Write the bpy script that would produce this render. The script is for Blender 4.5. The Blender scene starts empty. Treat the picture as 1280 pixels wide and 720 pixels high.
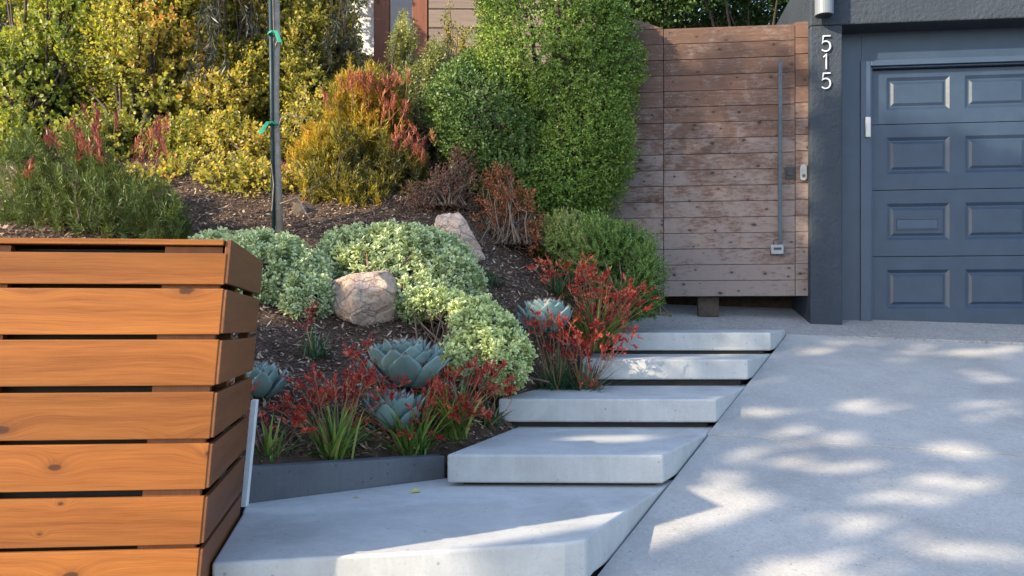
import bpy, bmesh, math, random
import numpy as np
from mathutils import Vector
R = math.radians
rng = np.random.default_rng(11); random.seed(5)
F, EYE, HZ = 1100.0, 1.8, 410.0
SUN = np.array((-.76, -.50, .45)); SUN /= np.linalg.norm(SUN)

for b in (bpy.data.objects,):
    for o in list(b): b.remove(o)
sc = bpy.context.scene
COL = sc.collection

def P(px, py, D):                       # a pixel of the 1280x720 photo at depth D (metres), as a world point
    return np.array(((px-640)/F*D, D, EYE-(py-HZ)/F*D))

# ------------------------------------------------------------------ materials
def mat(name, base=(.5,.5,.5), rough=.7, metal=0, spec=.4):
    m = bpy.data.materials.new(name); m.use_nodes = True
    b = m.node_tree.nodes['Principled BSDF']
    b.inputs['Base Color'].default_value = (*base, 1); b.inputs['Roughness'].default_value = rough
    b.inputs['Metallic'].default_value = metal; b.inputs['Specular IOR Level'].default_value = spec
    return m
class NT:
    def __init__(s, m): s.t = m.node_tree; s.b = s.t.nodes['Principled BSDF']; s.out = s.t.nodes['Material Output']
    def n(s, ty, **kw):
        x = s.t.nodes.new(ty)
        for k, v in kw.items(): setattr(x, k, v)
        return x
    def l(s, a, b): s.t.links.new(a, b)
    def coord(s): return s.n('ShaderNodeTexCoord').outputs['Object']
    def mapping(s, v, scale):
        m = s.n('ShaderNodeMapping'); m.inputs['Scale'].default_value = scale; s.l(v, m.inputs['Vector']); return m.outputs['Vector']
    def noise(s, v, scale, detail=5, rough=.55, dist=0):
        x = s.n('ShaderNodeTexNoise'); x.inputs['Scale'].default_value = scale; x.inputs['Detail'].default_value = detail
        x.inputs['Roughness'].default_value = rough; x.inputs['Distortion'].default_value = dist
        if v is not None: s.l(v, x.inputs['Vector'])
        return x.outputs['Fac']
    def ramp(s, f, stops):
        x = s.n('ShaderNodeValToRGB'); e = x.color_ramp.elements
        while len(e) < len(stops): e.new(.5)
        for i, (p, c) in enumerate(stops):
            e[i].position = p; e[i].color = (*c, 1) if len(c) == 3 else c
        s.l(f, x.inputs['Fac']); return x.outputs['Color']
    def mix(s, f, a, b, mode='MIX'):
        x = s.n('ShaderNodeMix', data_type='RGBA', blend_type=mode)
        for sock, v in ((x.inputs[0], f), (x.inputs[6], a), (x.inputs[7], b)):
            if isinstance(v, (int, float)): sock.default_value = v
            elif isinstance(v, tuple): sock.default_value = (*v, 1)
            else: s.l(v, sock)
        return x.outputs[2]
    def math(s, op, a, b=0, c=0):
        x = s.n('ShaderNodeMath', operation=op)
        for i, v in enumerate((a, b, c)):
            if isinstance(v, (int, float)): x.inputs[i].default_value = v
            else: s.l(v, x.inputs[i])
        return x.outputs[0]
    def attr(s, name): return s.n('ShaderNodeAttribute', attribute_name=name)
    def bump(s, h, strength=.3, dist=.01):
        x = s.n('ShaderNodeBump'); x.inputs['Strength'].default_value = strength; x.inputs['Distance'].default_value = dist
        s.l(h, x.inputs['Height']); s.l(x.outputs['Normal'], s.b.inputs['Normal']); return x

def G(v): return (v, v, v)
def concrete(name, base, speck=0, stain=.5, bump=.25, sk=1.0):
    m = mat(name, rough=.82, spec=.25); t = NT(m); c = t.coord()
    big = t.noise(c, 1.1, 6, .62, .4); mid = t.noise(c, 7, 5, .6); fine = t.noise(c, 90, 3, .6)
    col = t.ramp(big, [(.25, tuple(x*(1-.30*stain) for x in base)), (.5, base), (.75, tuple(min(1, x*(1+.16*stain)) for x in base))])
    col = t.mix(t.ramp(mid, [(.3, G(.22*stain)), (.55, G(0))]), col, tuple(x*.6 for x in base))
    streak = t.noise(t.mapping(c, (14, 14, 1.2)), 2.0, 4, .6)
    col = t.mix(t.ramp(streak, [(.42, G(0)), (.7, G(.20*stain))]), col, tuple(x*.66 for x in base))
    col = t.mix(t.ramp(fine, [(.3, G(.28)), (.5, G(0))]), col, tuple(x*.62 for x in base))
    h = t.math('ADD', t.math('MULTIPLY', mid, .5), t.math('MULTIPLY', fine, .25))
    pv_ = t.n('ShaderNodeTexVoronoi'); pv_.inputs['Scale'].default_value = 26; t.l(c, pv_.inputs['Vector'])
    pc = t.n('ShaderNodeSeparateColor'); t.l(pv_.outputs['Color'], pc.inputs[0])
    pin = t.math('MULTIPLY', t.math('LESS_THAN', pv_.outputs['Distance'], .16), t.math('GREATER_THAN', pc.outputs[0], .80))
    col = t.mix(t.math('MULTIPLY', pin, .55), col, tuple(x*.3 for x in base)); h = t.math('SUBTRACT', h, t.math('MULTIPLY', pin, .4))
    pt_ = t.noise(c, .55, 3, .5, 1.5); col = t.mix(t.ramp(pt_, [(.40, G(0)), (.52, G(.16*stain)), (.56, G(.30*stain)), (.64, G(.06*stain))]), col, tuple(x*.68 for x in base))
    col = t.mix(t.ramp(t.noise(c, 2.6, 8, .75, 1.0), [(.50, G(0)), (.72, G(.35*stain))]), col, tuple(min(1, x*1.25) for x in base))
    if speck:
        v = t.n('ShaderNodeTexVoronoi'); v.inputs['Scale'].default_value = speck; t.l(c, v.inputs['Vector'])
        vr = t.n('ShaderNodeSeparateColor'); t.l(v.outputs['Color'], vr.inputs[0])
        col = t.mix(t.ramp(vr.outputs[0], [(.0, G(.5*sk)), (.18, G(.3*sk)), (.3, G(0))]), col, tuple(x*.45 for x in base))
        col = t.mix(t.ramp(vr.outputs[1], [(.84, G(0)), (.9, G(.4*sk))]), col, tuple(min(1, x*1.45) for x in base))
        h = t.math('ADD', h, t.math('MULTIPLY', v.outputs['Distance'], -.5*sk))
    t.l(col, t.b.inputs['Base Color']); t.bump(h, bump, .012)
    return m
def wood(name, light, dark, knot, scale=1.0, rough=.55, weather=None, knots=True, spec=.3, kmax=.62):
    """boards carry a vector attribute gp = (along, across, board id)"""
    m = mat(name, rough=rough, spec=spec); t = NT(m)
    a = t.attr('gp').outputs['Vector']
    sp = t.n('ShaderNodeSeparateXYZ'); t.l(a, sp.inputs[0])
    off = t.math('MULTIPLY', sp.outputs[2], 7.31)
    wn = t.n('ShaderNodeTexWhiteNoise', noise_dimensions='1D'); t.l(sp.outputs[2], wn.inputs['W'])
    cb = t.n('ShaderNodeCombineXYZ'); t.l(sp.outputs[0], cb.inputs[0]); t.l(sp.outputs[1], cb.inputs[1]); t.l(off, cb.inputs[2])
    v = cb.outputs[0]
    vo = t.n('ShaderNodeTexVoronoi', voronoi_dimensions='2D'); vo.inputs['Scale'].default_value = 1
    kv = t.n('ShaderNodeCombineXYZ'); t.l(t.math('ADD', t.math('MULTIPLY', sp.outputs[0], 1.9*scale), t.math('MULTIPLY', sp.outputs[2], 13.7)), kv.inputs[0])
    t.l(t.math('ADD', t.math('MULTIPLY', sp.outputs[1], 3.2*scale), t.math('MULTIPLY', sp.outputs[2], 5.13)), kv.inputs[1]); t.l(kv.outputs[0], vo.inputs['Vector'])
    vs2 = t.n('ShaderNodeSeparateColor'); t.l(vo.outputs['Color'], vs2.inputs[0])
    d = t.math('DIVIDE', vo.outputs['Distance'], t.math('ADD', .12, t.math('MULTIPLY', t.math('POWER', vs2.outputs[0], 1.4), kmax)))
    warp = t.math('MULTIPLY', t.math('POWER', t.math('SUBTRACT', 1, t.math('MINIMUM', t.math('MULTIPLY', d, 2.2), 1)), 2), .055)
    ac = t.math('ADD', sp.outputs[1], t.math('ADD', warp, t.math('MULTIPLY', t.noise(t.mapping(v, (1.0, 2, 1)), 1.3, 2), .055)))
    cb2 = t.n('ShaderNodeCombineXYZ'); t.l(t.math('MULTIPLY', sp.outputs[0], .55), cb2.inputs[0]); t.l(t.math('MULTIPLY', ac, 14), cb2.inputs[1]); t.l(off, cb2.inputs[2])
    g1 = t.noise(cb2.outputs[0], 2.2*scale, 5, .55); 
    cb3 = t.n('ShaderNodeCombineXYZ'); t.l(t.math('MULTIPLY', sp.outputs[0], 2.5), cb3.inputs[0]); t.l(t.math('MULTIPLY', ac, 120), cb3.inputs[1]); t.l(off, cb3.inputs[2])
    g2 = t.noise(cb3.outputs[0], 2.0*scale, 3, .6)
    g = t.math('ADD', t.math('MULTIPLY', g1, .55), t.math('MULTIPLY', g2, .45))
    col = t.ramp(g, [(.30, dark), (.48, tuple((x+y)/2 for x, y in zip(light, dark))), (.66, light)])
    hv = t.ramp(wn.outputs['Value'], [(0, G(.72)), (.5, G(.95)), (1, G(1.18))])
    col = t.mix(1.0, col, hv, 'MULTIPLY')
    if weather:
        w = t.noise(v, 3.2, 7, .7, .6); w2 = t.noise(t.mapping(v, (5, 18, 1)), 3, 5, .7)
        geo = t.attr('wz').outputs['Fac']
        f = t.math('MULTIPLY', t.math('MULTIPLY', t.math('ADD', w, t.math('MULTIPLY', w2, .9)), .75), geo)
        col = t.mix(t.ramp(f, [(.55, G(0)), (.74, G(.72))]), col, weather)
    if knots:
        n2 = t.noise(v, 30, 2)
        kd = t.math('ADD', d, t.math('MULTIPLY', n2, .07))
        col = t.mix(t.ramp(kd, [(.03, G(.95)), (.085, G(.85)), (.10, G(.25)), (.2, G(0))]), col, knot)
    t.l(col, t.b.inputs['Base Color']); t.bump(g, .25, .004)
    return m
def leafmat(name, stops, rim=None, trans=.3, rough=.45, spec=.35, tint=None):
    m = mat(name, rough=rough, spec=spec); t = NT(m)
    r = t.attr('rnd').outputs['Fac']
    col = t.ramp(r, stops)
    if rim: col = t.mix(t.ramp(t.attr('rim').outputs['Fac'], [(.30, G(0)), (.62, G(.92))]), col, rim)
    t.l(col, t.b.inputs['Base Color'])
    if trans:
        tr = t.n('ShaderNodeBsdfTranslucent'); mx = t.n('ShaderNodeMixShader'); mx.inputs[0].default_value = trans
        tc = t.mix(1.0, col, tint or (1.5, 1.35, .6), 'MULTIPLY'); t.l(tc, tr.inputs['Color'])
        t.l(t.b.outputs[0], mx.inputs[1]); t.l(tr.outputs[0], mx.inputs[2]); t.l(mx.outputs[0], t.out.inputs['Surface'])
    return m
def plain_noise(name, a, b, scale=6, rough=.8, bump=.4, bscale=40, metal=0, spec=.3, bd=.01):
    m = mat(name, rough=rough, metal=metal, spec=spec); t = NT(m); c = t.coord()
    n = t.noise(c, scale, 6, .62, .3); t.l(t.ramp(n, [(.32, a), (.68, b)]), t.b.inputs['Base Color'])
    t.bump(t.noise(c, bscale, 5, .6), bump, bd); return m

M = {}
M['conc'] = concrete('step_concrete', (.41,.415,.42), 0, 1.15, .25)
M['drive'] = concrete('driveway_concrete', (.345,.34,.335), 85, .9, .3, .38)
M['edging'] = concrete('dark_edging_concrete', (.10,.108,.125), 0, 1.2, .5)
M['apron'] = concrete('exposed_aggregate', (.27,.265,.26), 48, .5, .9)
M['base'] = plain_noise('dark_gap_soil', (.018,.017,.016), (.03,.028,.026))
M['soil'] = plain_noise('mulch_soil', (.034,.022,.017), (.095,.060,.042), 9, .95, 1.0, 55, bd=.03)
M['stucco'] = plain_noise('dark_stucco', (.024,.033,.047), (.034,.044,.060), 3, .8, .9, 26, bd=.02)
M['paint'] = plain_noise('slate_blue_paint', (.017,.032,.060), (.023,.041,.073), 5, .42, .15, 14, spec=.45)
M['trim'] = plain_noise('slate_trim_paint', (.026,.045,.080), (.033,.053,.092), 5, .42, .15, 14, spec=.45)
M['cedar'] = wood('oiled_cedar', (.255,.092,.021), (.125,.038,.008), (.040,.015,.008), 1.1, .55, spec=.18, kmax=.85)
M['cedar_shaded'] = wood('oiled_cedar_shaded', (.165,.062,.023), (.098,.035,.012), (.04,.015,.008), 1.0, .55)  # same cedar, darkened: the shade on the box side is put into the colour
M['gate'] = wood('weathered_gate_boards', (.134,.076,.056), (.063,.036,.028), (.018,.011,.009), 1.9, .75, weather=(.235,.195,.185), kmax=1.15)
M['siding'] = wood('weathered_siding', (.20,.155,.13), (.12,.085,.07), (.03,.02,.02), 1.0, .75, knots=False)
M['redwood'] = wood('redwood_post', (.22,.075,.04), (.12,.04,.022), (.03,.015,.01), 1, .6)
M['dark'] = mat('black_liner', (.012,.012,.014), .8)
M['liner'] = mat('grey_liner', (.035,.038,.045), .7)
M['steel'] = plain_noise('brushed_steel', (.045,.055,.07), (.075,.088,.105), 30, .45, .05, 40, metal=.5)
M['galv'] = plain_noise('pale_steel', (.50,.52,.55), (.62,.64,.67), 14, .55, .1, 40)
M['greymetal'] = plain_noise('grey_hardware', (.20,.215,.235), (.27,.285,.30), 14, .5, .1, 40)
M['silver'] = mat('satin_number_metal', (.60,.61,.62), .4, .4)
M['lamp'] = mat('lamp_grey_paint', (.13,.15,.18), .5)
M['black'] = mat('black_plastic', (.02,.02,.022), .45)
M['white'] = mat('white_plastic', (.42,.43,.43), .5)
M['offwhite'] = plain_noise('white_render', (.66,.68,.70), (.74,.75,.77), 3)
M['rock'] = None
M['bark'] = plain_noise('grey_bark', (.22,.19,.165), (.34,.30,.26), 18, .9, .7, 50)
M['twig'] = plain_noise('brown_twig', (.10,.068,.05), (.17,.125,.095), 18, .9, .5, 50)
M['darktwig'] = plain_noise('dark_twig', (.04,.03,.025), (.08,.06,.05), 18, .9, .5, 50)
M['paletwig'] = plain_noise('pale_twig', (.26,.22,.18), (.38,.33,.28), 18, .9, .5, 50)
M['redtwig'] = plain_noise('reddish_flower_stem', (.20,.09,.05), (.30,.16,.08), 18, .8, .2, 50)
M['stake'] = plain_noise('dark_teal_stake', (.012,.030,.036), (.018,.044,.052), 12, .5, .2, 60)
M['tie'] = mat('green_tree_tie', (.01,.25,.15), .5)

m = mat('brown_boulder', rough=.85, spec=.25); t = NT(m); c = t.coord()
n1 = t.noise(c, 9, 9, .72, 1.4); n2 = t.noise(c, 34, 7, .72, .6)
col = t.ramp(n1, [(.25, (.26,.17,.13)), (.40, (.52,.35,.26)), (.54, (.62,.48,.40)), (.68, (.55,.29,.17))])
col = t.mix(t.ramp(n2, [(.30, G(.75)), (.48, G(0))]), col, (.13,.085,.07))
t.l(col, t.b.inputs['Base Color']); cr = t.n('ShaderNodeTexVoronoi', feature='DISTANCE_TO_EDGE'); cr.inputs['Scale'].default_value = 5; wv_ = t.n('ShaderNodeMix', data_type='RGBA', blend_type='ADD'); wv_.inputs[0].default_value = .22; t.l(t.mapping(c, (1, 1, 1.8)), wv_.inputs[6])
wn_ = t.n('ShaderNodeTexNoise'); wn_.inputs['Scale'].default_value = 9; wn_.inputs['Detail'].default_value = 6; t.l(c, wn_.inputs['Vector']); t.l(wn_.outputs['Color'], wv_.inputs[7]); t.l(wv_.outputs[2], cr.inputs['Vector'])
crk = t.ramp(cr.outputs['Distance'], [(0, G(0)), (.045, G(1))])
t.l(t.mix(t.math('MULTIPLY', t.math('MULTIPLY', t.math('SUBTRACT', 1, crk), n2), .6), col, (.10,.07,.055)), t.b.inputs['Base Color'])
t.bump(t.math('ADD', t.math('ADD', n1, t.math('MULTIPLY', n2, .6)), t.math('MULTIPLY', crk, .35)), 1.0, .035); M['rock'] = m

m = mat('agave_leaf', rough=.5, spec=.35); t = NT(m); c = t.coord()
r = t.attr('rnd').outputs['Fac']
col = t.ramp(r, [(0, (.105,.175,.175)), (.5, (.155,.24,.235)), (1, (.21,.30,.285))])
col = t.mix(t.ramp(t.noise(c, 22, 5, .6), [(.35, G(.35)), (.6, G(0))]), col, (.20,.27,.265))
col = t.mix(t.ramp(t.attr('rim').outputs['Fac'], [(.90, G(0)), (.97, G(1))]), col, (.10,.04,.03))
t.l(col, t.b.inputs['Base Color']); t.bump(t.noise(c, 14, 3), .15, .01); M['agave'] = m

L = {}
L['hedge'] = leafmat('hedge_leaf', [(0,(.060,.115,.022)), (.5,(.130,.220,.042)), (.85,(.21,.295,.058)), (1,(.34,.34,.09))], trans=.25)
L['shadedhedge'] = leafmat('shaded_hedge_leaf', [(0,(.026,.060,.018)), (.6,(.070,.135,.034)), (1,(.15,.21,.055))], trans=.18)  # hedge leaf darkened to carry the shade on its lower left part
L['round'] = leafmat('round_green_leaf', [(0,(.085,.125,.032)), (.4,(.18,.24,.055)), (.75,(.30,.33,.075)), (1,(.50,.42,.11))], trans=.5)
L['olive'] = leafmat('olive_leaf', [(0,(.08,.105,.032)), (.35,(.18,.215,.055)), (.7,(.33,.325,.08)), (.92,(.52,.42,.12)), (1,(.42,.17,.06))], trans=.5)
L['gold'] = leafmat('golden_leaf', [(0,(.09,.11,.035)), (.3,(.21,.23,.06)), (.55,(.38,.34,.08)), (.82,(.55,.44,.12)), (.93,(.62,.54,.30)), (1,(.42,.17,.07))], trans=.5)
L['sage'] = leafmat('sage_leaf', [(0,(.11,.14,.06)), (.5,(.22,.25,.10)), (1,(.38,.38,.15))], trans=.4)
L['pitto'] = leafmat('variegated_leaf', [(0,(.09,.18,.07)), (.6,(.15,.26,.09)), (1,(.24,.35,.11))], rim=(.49,.56,.36), trans=.22)
L['pitto2'] = leafmat('variegated_yellow_leaf', [(0,(.10,.19,.06)), (.6,(.17,.28,.09)), (1,(.26,.36,.12))], rim=(.53,.60,.33), trans=.22)
L['needle'] = leafmat('needle_leaf', [(0,(.045,.075,.022)), (.6,(.085,.125,.035)), (1,(.15,.18,.055))], trans=.25)
L['ynneedle'] = leafmat('yellow_needle_leaf', [(0,(.055,.060,.028)), (.3,(.14,.135,.03)), (.6,(.30,.25,.04)), (.85,(.50,.36,.05)), (1,(.40,.16,.06))], trans=.35)
L['bract'] = leafmat('red_bract', [(0,(.15,.035,.045)), (.4,(.25,.075,.055)), (.75,(.40,.16,.085)), (1,(.55,.28,.12))], trans=.3, tint=(1.3,.8,.6))
L['redbrown'] = leafmat('red_brown_leaf', [(0,(.12,.045,.026)), (.5,(.23,.085,.042)), (.9,(.34,.15,.06)), (1,(.40,.07,.03))], trans=.22, tint=(1.3,.9,.6))
L['maroon'] = leafmat('dull_maroon_leaf', [(0,(.09,.045,.035)), (.6,(.17,.075,.055)), (1,(.24,.13,.08))], trans=.2, tint=(1.3,.9,.6))
L['juniper'] = leafmat('juniper_leaf', [(0,(.065,.12,.035)), (.5,(.125,.215,.055)), (.9,(.20,.29,.08)), (1,(.28,.26,.11))], trans=.2)
L['strap'] = leafmat('strap_leaf', [(0,(.035,.085,.025)), (.5,(.10,.20,.042)), (.85,(.20,.29,.065)), (1,(.34,.36,.12))], trans=.25)
L['darkstrap'] = leafmat('dark_strap_leaf', [(0,(.018,.052,.026)), (.6,(.040,.105,.050)), (1,(.10,.18,.08))], trans=.2)
L['flower'] = leafmat('red_flower', [(0,(.15,.012,.014)), (.5,(.33,.026,.024)), (.82,(.48,.08,.045)), (1,(.64,.32,.18))], trans=.25, tint=(1.3,.7,.6))
L['dusk'] = leafmat('dark_narrow_leaf', [(0,(.018,.021,.018)), (.6,(.040,.046,.038)), (1,(.085,.095,.07))], trans=.12)
L['conifer'] = leafmat('background_leaf', [(0,(.018,.045,.014)), (.6,(.045,.095,.024)), (1,(.10,.16,.04))], trans=.25)
L['shade'] = leafmat('shade_tree_leaf', [(0,(.03,.06,.018)), (1,(.08,.13,.035))], trans=.12)
L['chip'] = leafmat('mulch_chip', [(0,(.045,.030,.024)), (.55,(.12,.078,.058)), (.85,(.22,.15,.11)), (.95,(.36,.28,.21)), (1,(.46,.39,.32))], trans=0, rough=.9, spec=.15)
L['fallen'] = leafmat('fallen_leaf_yellow', [(0,(.38,.35,.10)), (1,(.48,.44,.14))], trans=.2)

# ------------------------------------------------------------------ object helpers
def link(name, me, m=None, parent=None, loc=None):
    o = bpy.data.objects.new(name, me); COL.objects.link(o)
    if m is not None: me.materials.append(m)
    if parent is not None: o.parent = parent
    if loc is not None: o.location = loc
    return o
def tag(o, label=None, cat=None, group=None, kind=None):
    for k, v in (('label', label), ('category', cat), ('group', group), ('kind', kind)):
        if v: o[k] = v
    return o
def thing(name, loc, label, cat, group=None, rz=0):
    o = link(name, None, loc=Vector(tuple(map(float, loc)))); o.rotation_euler.z = rz; o.empty_display_size = .1
    return tag(o, label, cat, group)
class MB:
    def __init__(s): s.v = []; s.f = []; s.gp = []; s.wz = []; s.k = 0; s.mi = []; s.cur = 0
    def add(s, vs, fs, gp=None, wz=None):
        n = len(s.v); s.v += [tuple(map(float, v)) for v in vs]; s.f += [tuple(i+n for i in f) for f in fs]; s.mi += [s.cur]*len(fs)
        s.gp += gp if gp else [(0,0,0)]*len(vs); s.wz += wz if wz else [1.0]*len(vs)
    def box(s, x0, x1, y0, y1, z0, z1, grain=None, shear=None, wz=1.0):
        vs = [(x,y,z) for x in (x0,x1) for y in (y0,y1) for z in (z0,z1)]
        fs = [(0,1,3,2),(4,6,7,5),(0,4,5,1),(2,3,7,6),(0,2,6,4),(1,5,7,3)]
        gp = None
        if grain:
            s.k += 1; i = 'xyz'.index(grain[0]); j = 'xyz'.index(grain[1])
            o3 = 3-i-j
            gp = [(v[i]+ .2*v[o3], v[j]+v[o3]*.7, s.k+grain[2]) for v in vs]
        if shear: vs = [shear(v) for v in vs]
        s.add(vs, fs, gp, [wz]*8)
    def prism(s, poly, z0, z1):                      # poly: list of (x,y) counter-clockwise; z0,z1 numbers or per-vertex lists
        n = len(poly); z0 = z0 if hasattr(z0,'__len__') else [z0]*n; z1 = z1 if hasattr(z1,'__len__') else [z1]*n
        vs = [(p[0],p[1],z) for p,z in zip(poly,z0)]+[(p[0],p[1],z) for p,z in zip(poly,z1)]
        s.add(vs, [tuple(range(n-1,-1,-1)), tuple(range(n,2*n))]+[(i,(i+1)%n,n+(i+1)%n,n+i) for i in range(n)])
    def tube(s, pts, rad, sides=6, cap=True):
        pts = [np.asarray(p, float) for p in pts]; n = len(pts)
        rad = rad if hasattr(rad,'__len__') else [rad]*n
        vs = []; up = np.array((.13,.31,.94))
        for i, p in enumerate(pts):
            d = pts[min(i+1,n-1)]-pts[max(i-1,0)]; d /= np.linalg.norm(d)+1e-9
            a = np.cross(d, up if abs(d@up) < .95 else np.array((1.,0,0))); a /= np.linalg.norm(a); b = np.cross(d, a)
            vs += [p+rad[i]*(math.cos(t)*a+math.sin(t)*b) for t in np.linspace(0, 2*math.pi, sides, endpoint=False)]
        fs = [(i*sides+j, i*sides+(j+1)%sides, (i+1)*sides+(j+1)%sides, (i+1)*sides+j) for i in range(n-1) for j in range(sides)]
        if cap: fs += [tuple(range(sides-1,-1,-1)), tuple(range((n-1)*sides, n*sides))]
        s.add(vs, fs)
    def build(s, name, m, parent=None, loc=None, bevel=0, smooth=False, segs=2, gp=False):
        me = bpy.data.meshes.new(name); me.from_pydata(s.v, [], s.f); me.polygons.foreach_set('material_index', s.mi)
        if gp or any(g != (0,0,0) for g in s.gp):
            a = me.attributes.new('gp', 'FLOAT_VECTOR', 'POINT'); a.data.foreach_set('vector', np.array(s.gp, np.float32).ravel())
            a = me.attributes.new('wz', 'FLOAT', 'POINT'); a.data.foreach_set('value', np.array(s.wz, np.float32))
        bm = bmesh.new(); bm.from_mesh(me); bmesh.ops.recalc_face_normals(bm, faces=bm.faces); bm.to_mesh(me); bm.free()
        if smooth: me.polygons.foreach_set('use_smooth', [True]*len(me.polygons))
        o = link(name, me, m, parent, loc)
        if bevel:
            b = o.modifiers.new('bevel', 'BEVEL'); b.width = bevel; b.segments = segs; b.limit_method = 'ANGLE'; b.angle_limit = R(35)
        return o
def npmesh(name, verts, faces, m, parent=None, smooth=False, **attrs):
    """verts (N,3); faces (M,k) constant k"""
    me = bpy.data.meshes.new(name); M_, k = faces.shape
    me.vertices.add(len(verts)); me.vertices.foreach_set('co', np.ascontiguousarray(verts, np.float32).ravel())
    me.loops.add(M_*k); me.loops.foreach_set('vertex_index', np.ascontiguousarray(faces, np.int32).ravel())
    me.polygons.add(M_); me.polygons.foreach_set('loop_start', np.arange(0, M_*k, k, dtype=np.int32))
    if smooth: me.polygons.foreach_set('use_smooth', np.ones(M_, bool))
    for nm, arr in attrs.items():
        a = me.attributes.new(nm, 'FLOAT', 'POINT'); a.data.foreach_set('value', np.ascontiguousarray(arr, np.float32))
    me.update(calc_edges=True); me.validate()
    return link(name, me, m, parent)
def nz(a): return a/(np.linalg.norm(a, axis=-1, keepdims=True)+1e-9)
def rv(n): return nz(rng.normal(size=(n,3)))
UP = np.array((0,0,1.0))

def leaf_arrays(base, d, nr, Ln, W, shape='quad', rnd=None):
    n = len(base); d = nz(d); nr = nz(nr - d*np.sum(nr*d,1,keepdims=True)); s = np.cross(d, nr)
    Ln = np.broadcast_to(np.asarray(Ln, float), (n,))[:,None]; W = np.broadcast_to(np.asarray(W, float), (n,))[:,None]
    if rnd is None: rnd = rng.random(n)
    if shape == 'quad':
        V = np.stack([base, base+d*Ln*.52+s*W*.5, base+d*Ln, base+d*Ln*.52-s*W*.5], 1)
        Fc = np.arange(n*4).reshape(n,4); k = 4; rim = np.tile((0.,1.,.6,1.), (n,1))
    elif shape == 'round':
        V = np.stack([base, base+d*Ln*.25+s*W*.42+nr*W*.08, base+d*Ln*.72+s*W*.42+nr*W*.08, base+d*Ln, base+d*Ln*.72-s*W*.42+nr*W*.08, base+d*Ln*.25-s*W*.42+nr*W*.08], 1)
        i = np.arange(n)[:,None]*6; Fc = np.concatenate([i+np.array([[0,1,2,3]]), i+np.array([[0,3,4,5]])]); k = 6; rim = np.tile((.2,1.,1.,.8,1.,1.), (n,1))
    else:  # obovate
        V = np.stack([base, base+d*Ln*.40+s*W*.36+nr*W*.14, base+d*Ln*.76+s*W*.5+nr*W*.16-nr*Ln*.02, base+d*Ln-nr*Ln*.10, base+d*Ln*.76-s*W*.5+nr*W*.16-nr*Ln*.02, base+d*Ln*.40-s*W*.36+nr*W*.14], 1)
        i = np.arange(n)[:,None]*6; Fc = np.concatenate([i+np.array([[0,1,2,3]]), i+np.array([[0,3,4,5]])]); k = 6; rim = np.tile((0.,.9,1.,.7,1.,.9), (n,1))
    return V.reshape(-1,3), Fc, np.repeat(rnd, k), rim.ravel()
def leaves(name, base, d, nr, Ln, W, m, parent, shape='quad', rnd=None):
    V, Fc, r, rim = leaf_arrays(base, d, nr, Ln, W, shape, rnd)
    if parent is not None: V = V - np.array(parent.location)
    return npmesh(name, V, Fc, m, parent, rnd=r, rim=rim)
def spray(tips, dirs, slen, n, a0=65, a1=35, jit=.25):
    """n leaves along the last slen metres of every twig; returns base, dir, normal, twig index"""
    m = len(tips); dirs = nz(dirs)
    t = np.tile(np.linspace(0, 1, n), (m,1)); az = np.tile(np.arange(n)*2.4, (m,1))+rng.random((m,1))*6.28
    ang = np.radians(a0+(a1-a0)*t); ref = np.where(np.abs(dirs[:,2:3]) > .9, np.array((1.,0,0)), UP)
    p = nz(np.cross(dirs, ref)); q = np.cross(dirs, p)
    perp = p[:,None]*np.cos(az)[...,None]+q[:,None]*np.sin(az)[...,None]
    dd = dirs[:,None]
    ld = dd*np.cos(ang)[...,None]+perp*np.sin(ang)[...,None]; ln = dd*np.sin(ang)[...,None]-perp*np.cos(ang)[...,None]
    sl = np.broadcast_to(np.asarray(slen, float), (m,))[:,None,None]
    b = tips[:,None]-dd*sl*(1-t)[...,None]
    b, ld, ln = b.reshape(-1,3), ld.reshape(-1,3), ln.reshape(-1,3)
    return b, nz(ld+rng.normal(size=ld.shape)*jit), nz(ln+rng.normal(size=ln.shape)*jit), np.repeat(np.arange(m), n)
def fbm(p, scale, seed=0):
    """cheap smooth pseudo-noise in 3D, range about -1..1"""
    g = np.random.default_rng(seed); out = np.zeros(len(p)); amp = 1
    for o in range(3):
        for k in range(5):
            w = g.normal(size=3); w /= np.linalg.norm(w); out += amp*np.sin(p@w*scale*(2**o)*(.7+.6*g.random())+g.random()*6.28)/2.2
        amp *= .55
    return out/1.6
def lobes(spec):
    """spec rows: px, py, depth, radius x px, radius y px, radius depth m -> centres, radii"""
    c = np.array([P(r[0],r[1],r[2]) for r in spec]); r = np.array([(s[3]/F*s[2], s[5], s[4]/F*s[2]) for s in spec]); return c, r
def lobe_points(spec, n, shell=.35, lump=.12, lscale=5, front=.35, seed=1, floor=None):
    """points near the surface of a union of ellipsoids, with outward normals"""
    c, r = lobes(spec); w = (r[:,0]*r[:,2]); w = w/w.sum(); P_, N_ = [], []; got = 0
    while got < n:
        k = rng.choice(len(c), size=n, p=w); u = rv(n)
        u = u[np.where(u[:,1] > 0, rng.random(n) < front, True)]; k = k[:len(u)]
        rad = 1 - shell*rng.random(len(u))**1.8
        p = c[k]+u*r[k]*rad[:,None]; p = c[k]+(p-c[k])*(1+lump*fbm(p, lscale, seed))[:,None]
        nr = nz(u/r[k]); ok = np.ones(len(u), bool)
        for j in range(len(c)):
            q = np.sum(((p-c[j])/r[j])**2, 1); ok &= (k == j) | (q > .72)
        if floor is not None: ok &= p[:,2] > floor(p[:,0], p[:,1])+.01
        P_.append(p[ok]); N_.append(nr[ok]); got += ok.sum()
    return np.concatenate(P_)[:n], np.concatenate(N_)[:n]
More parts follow.
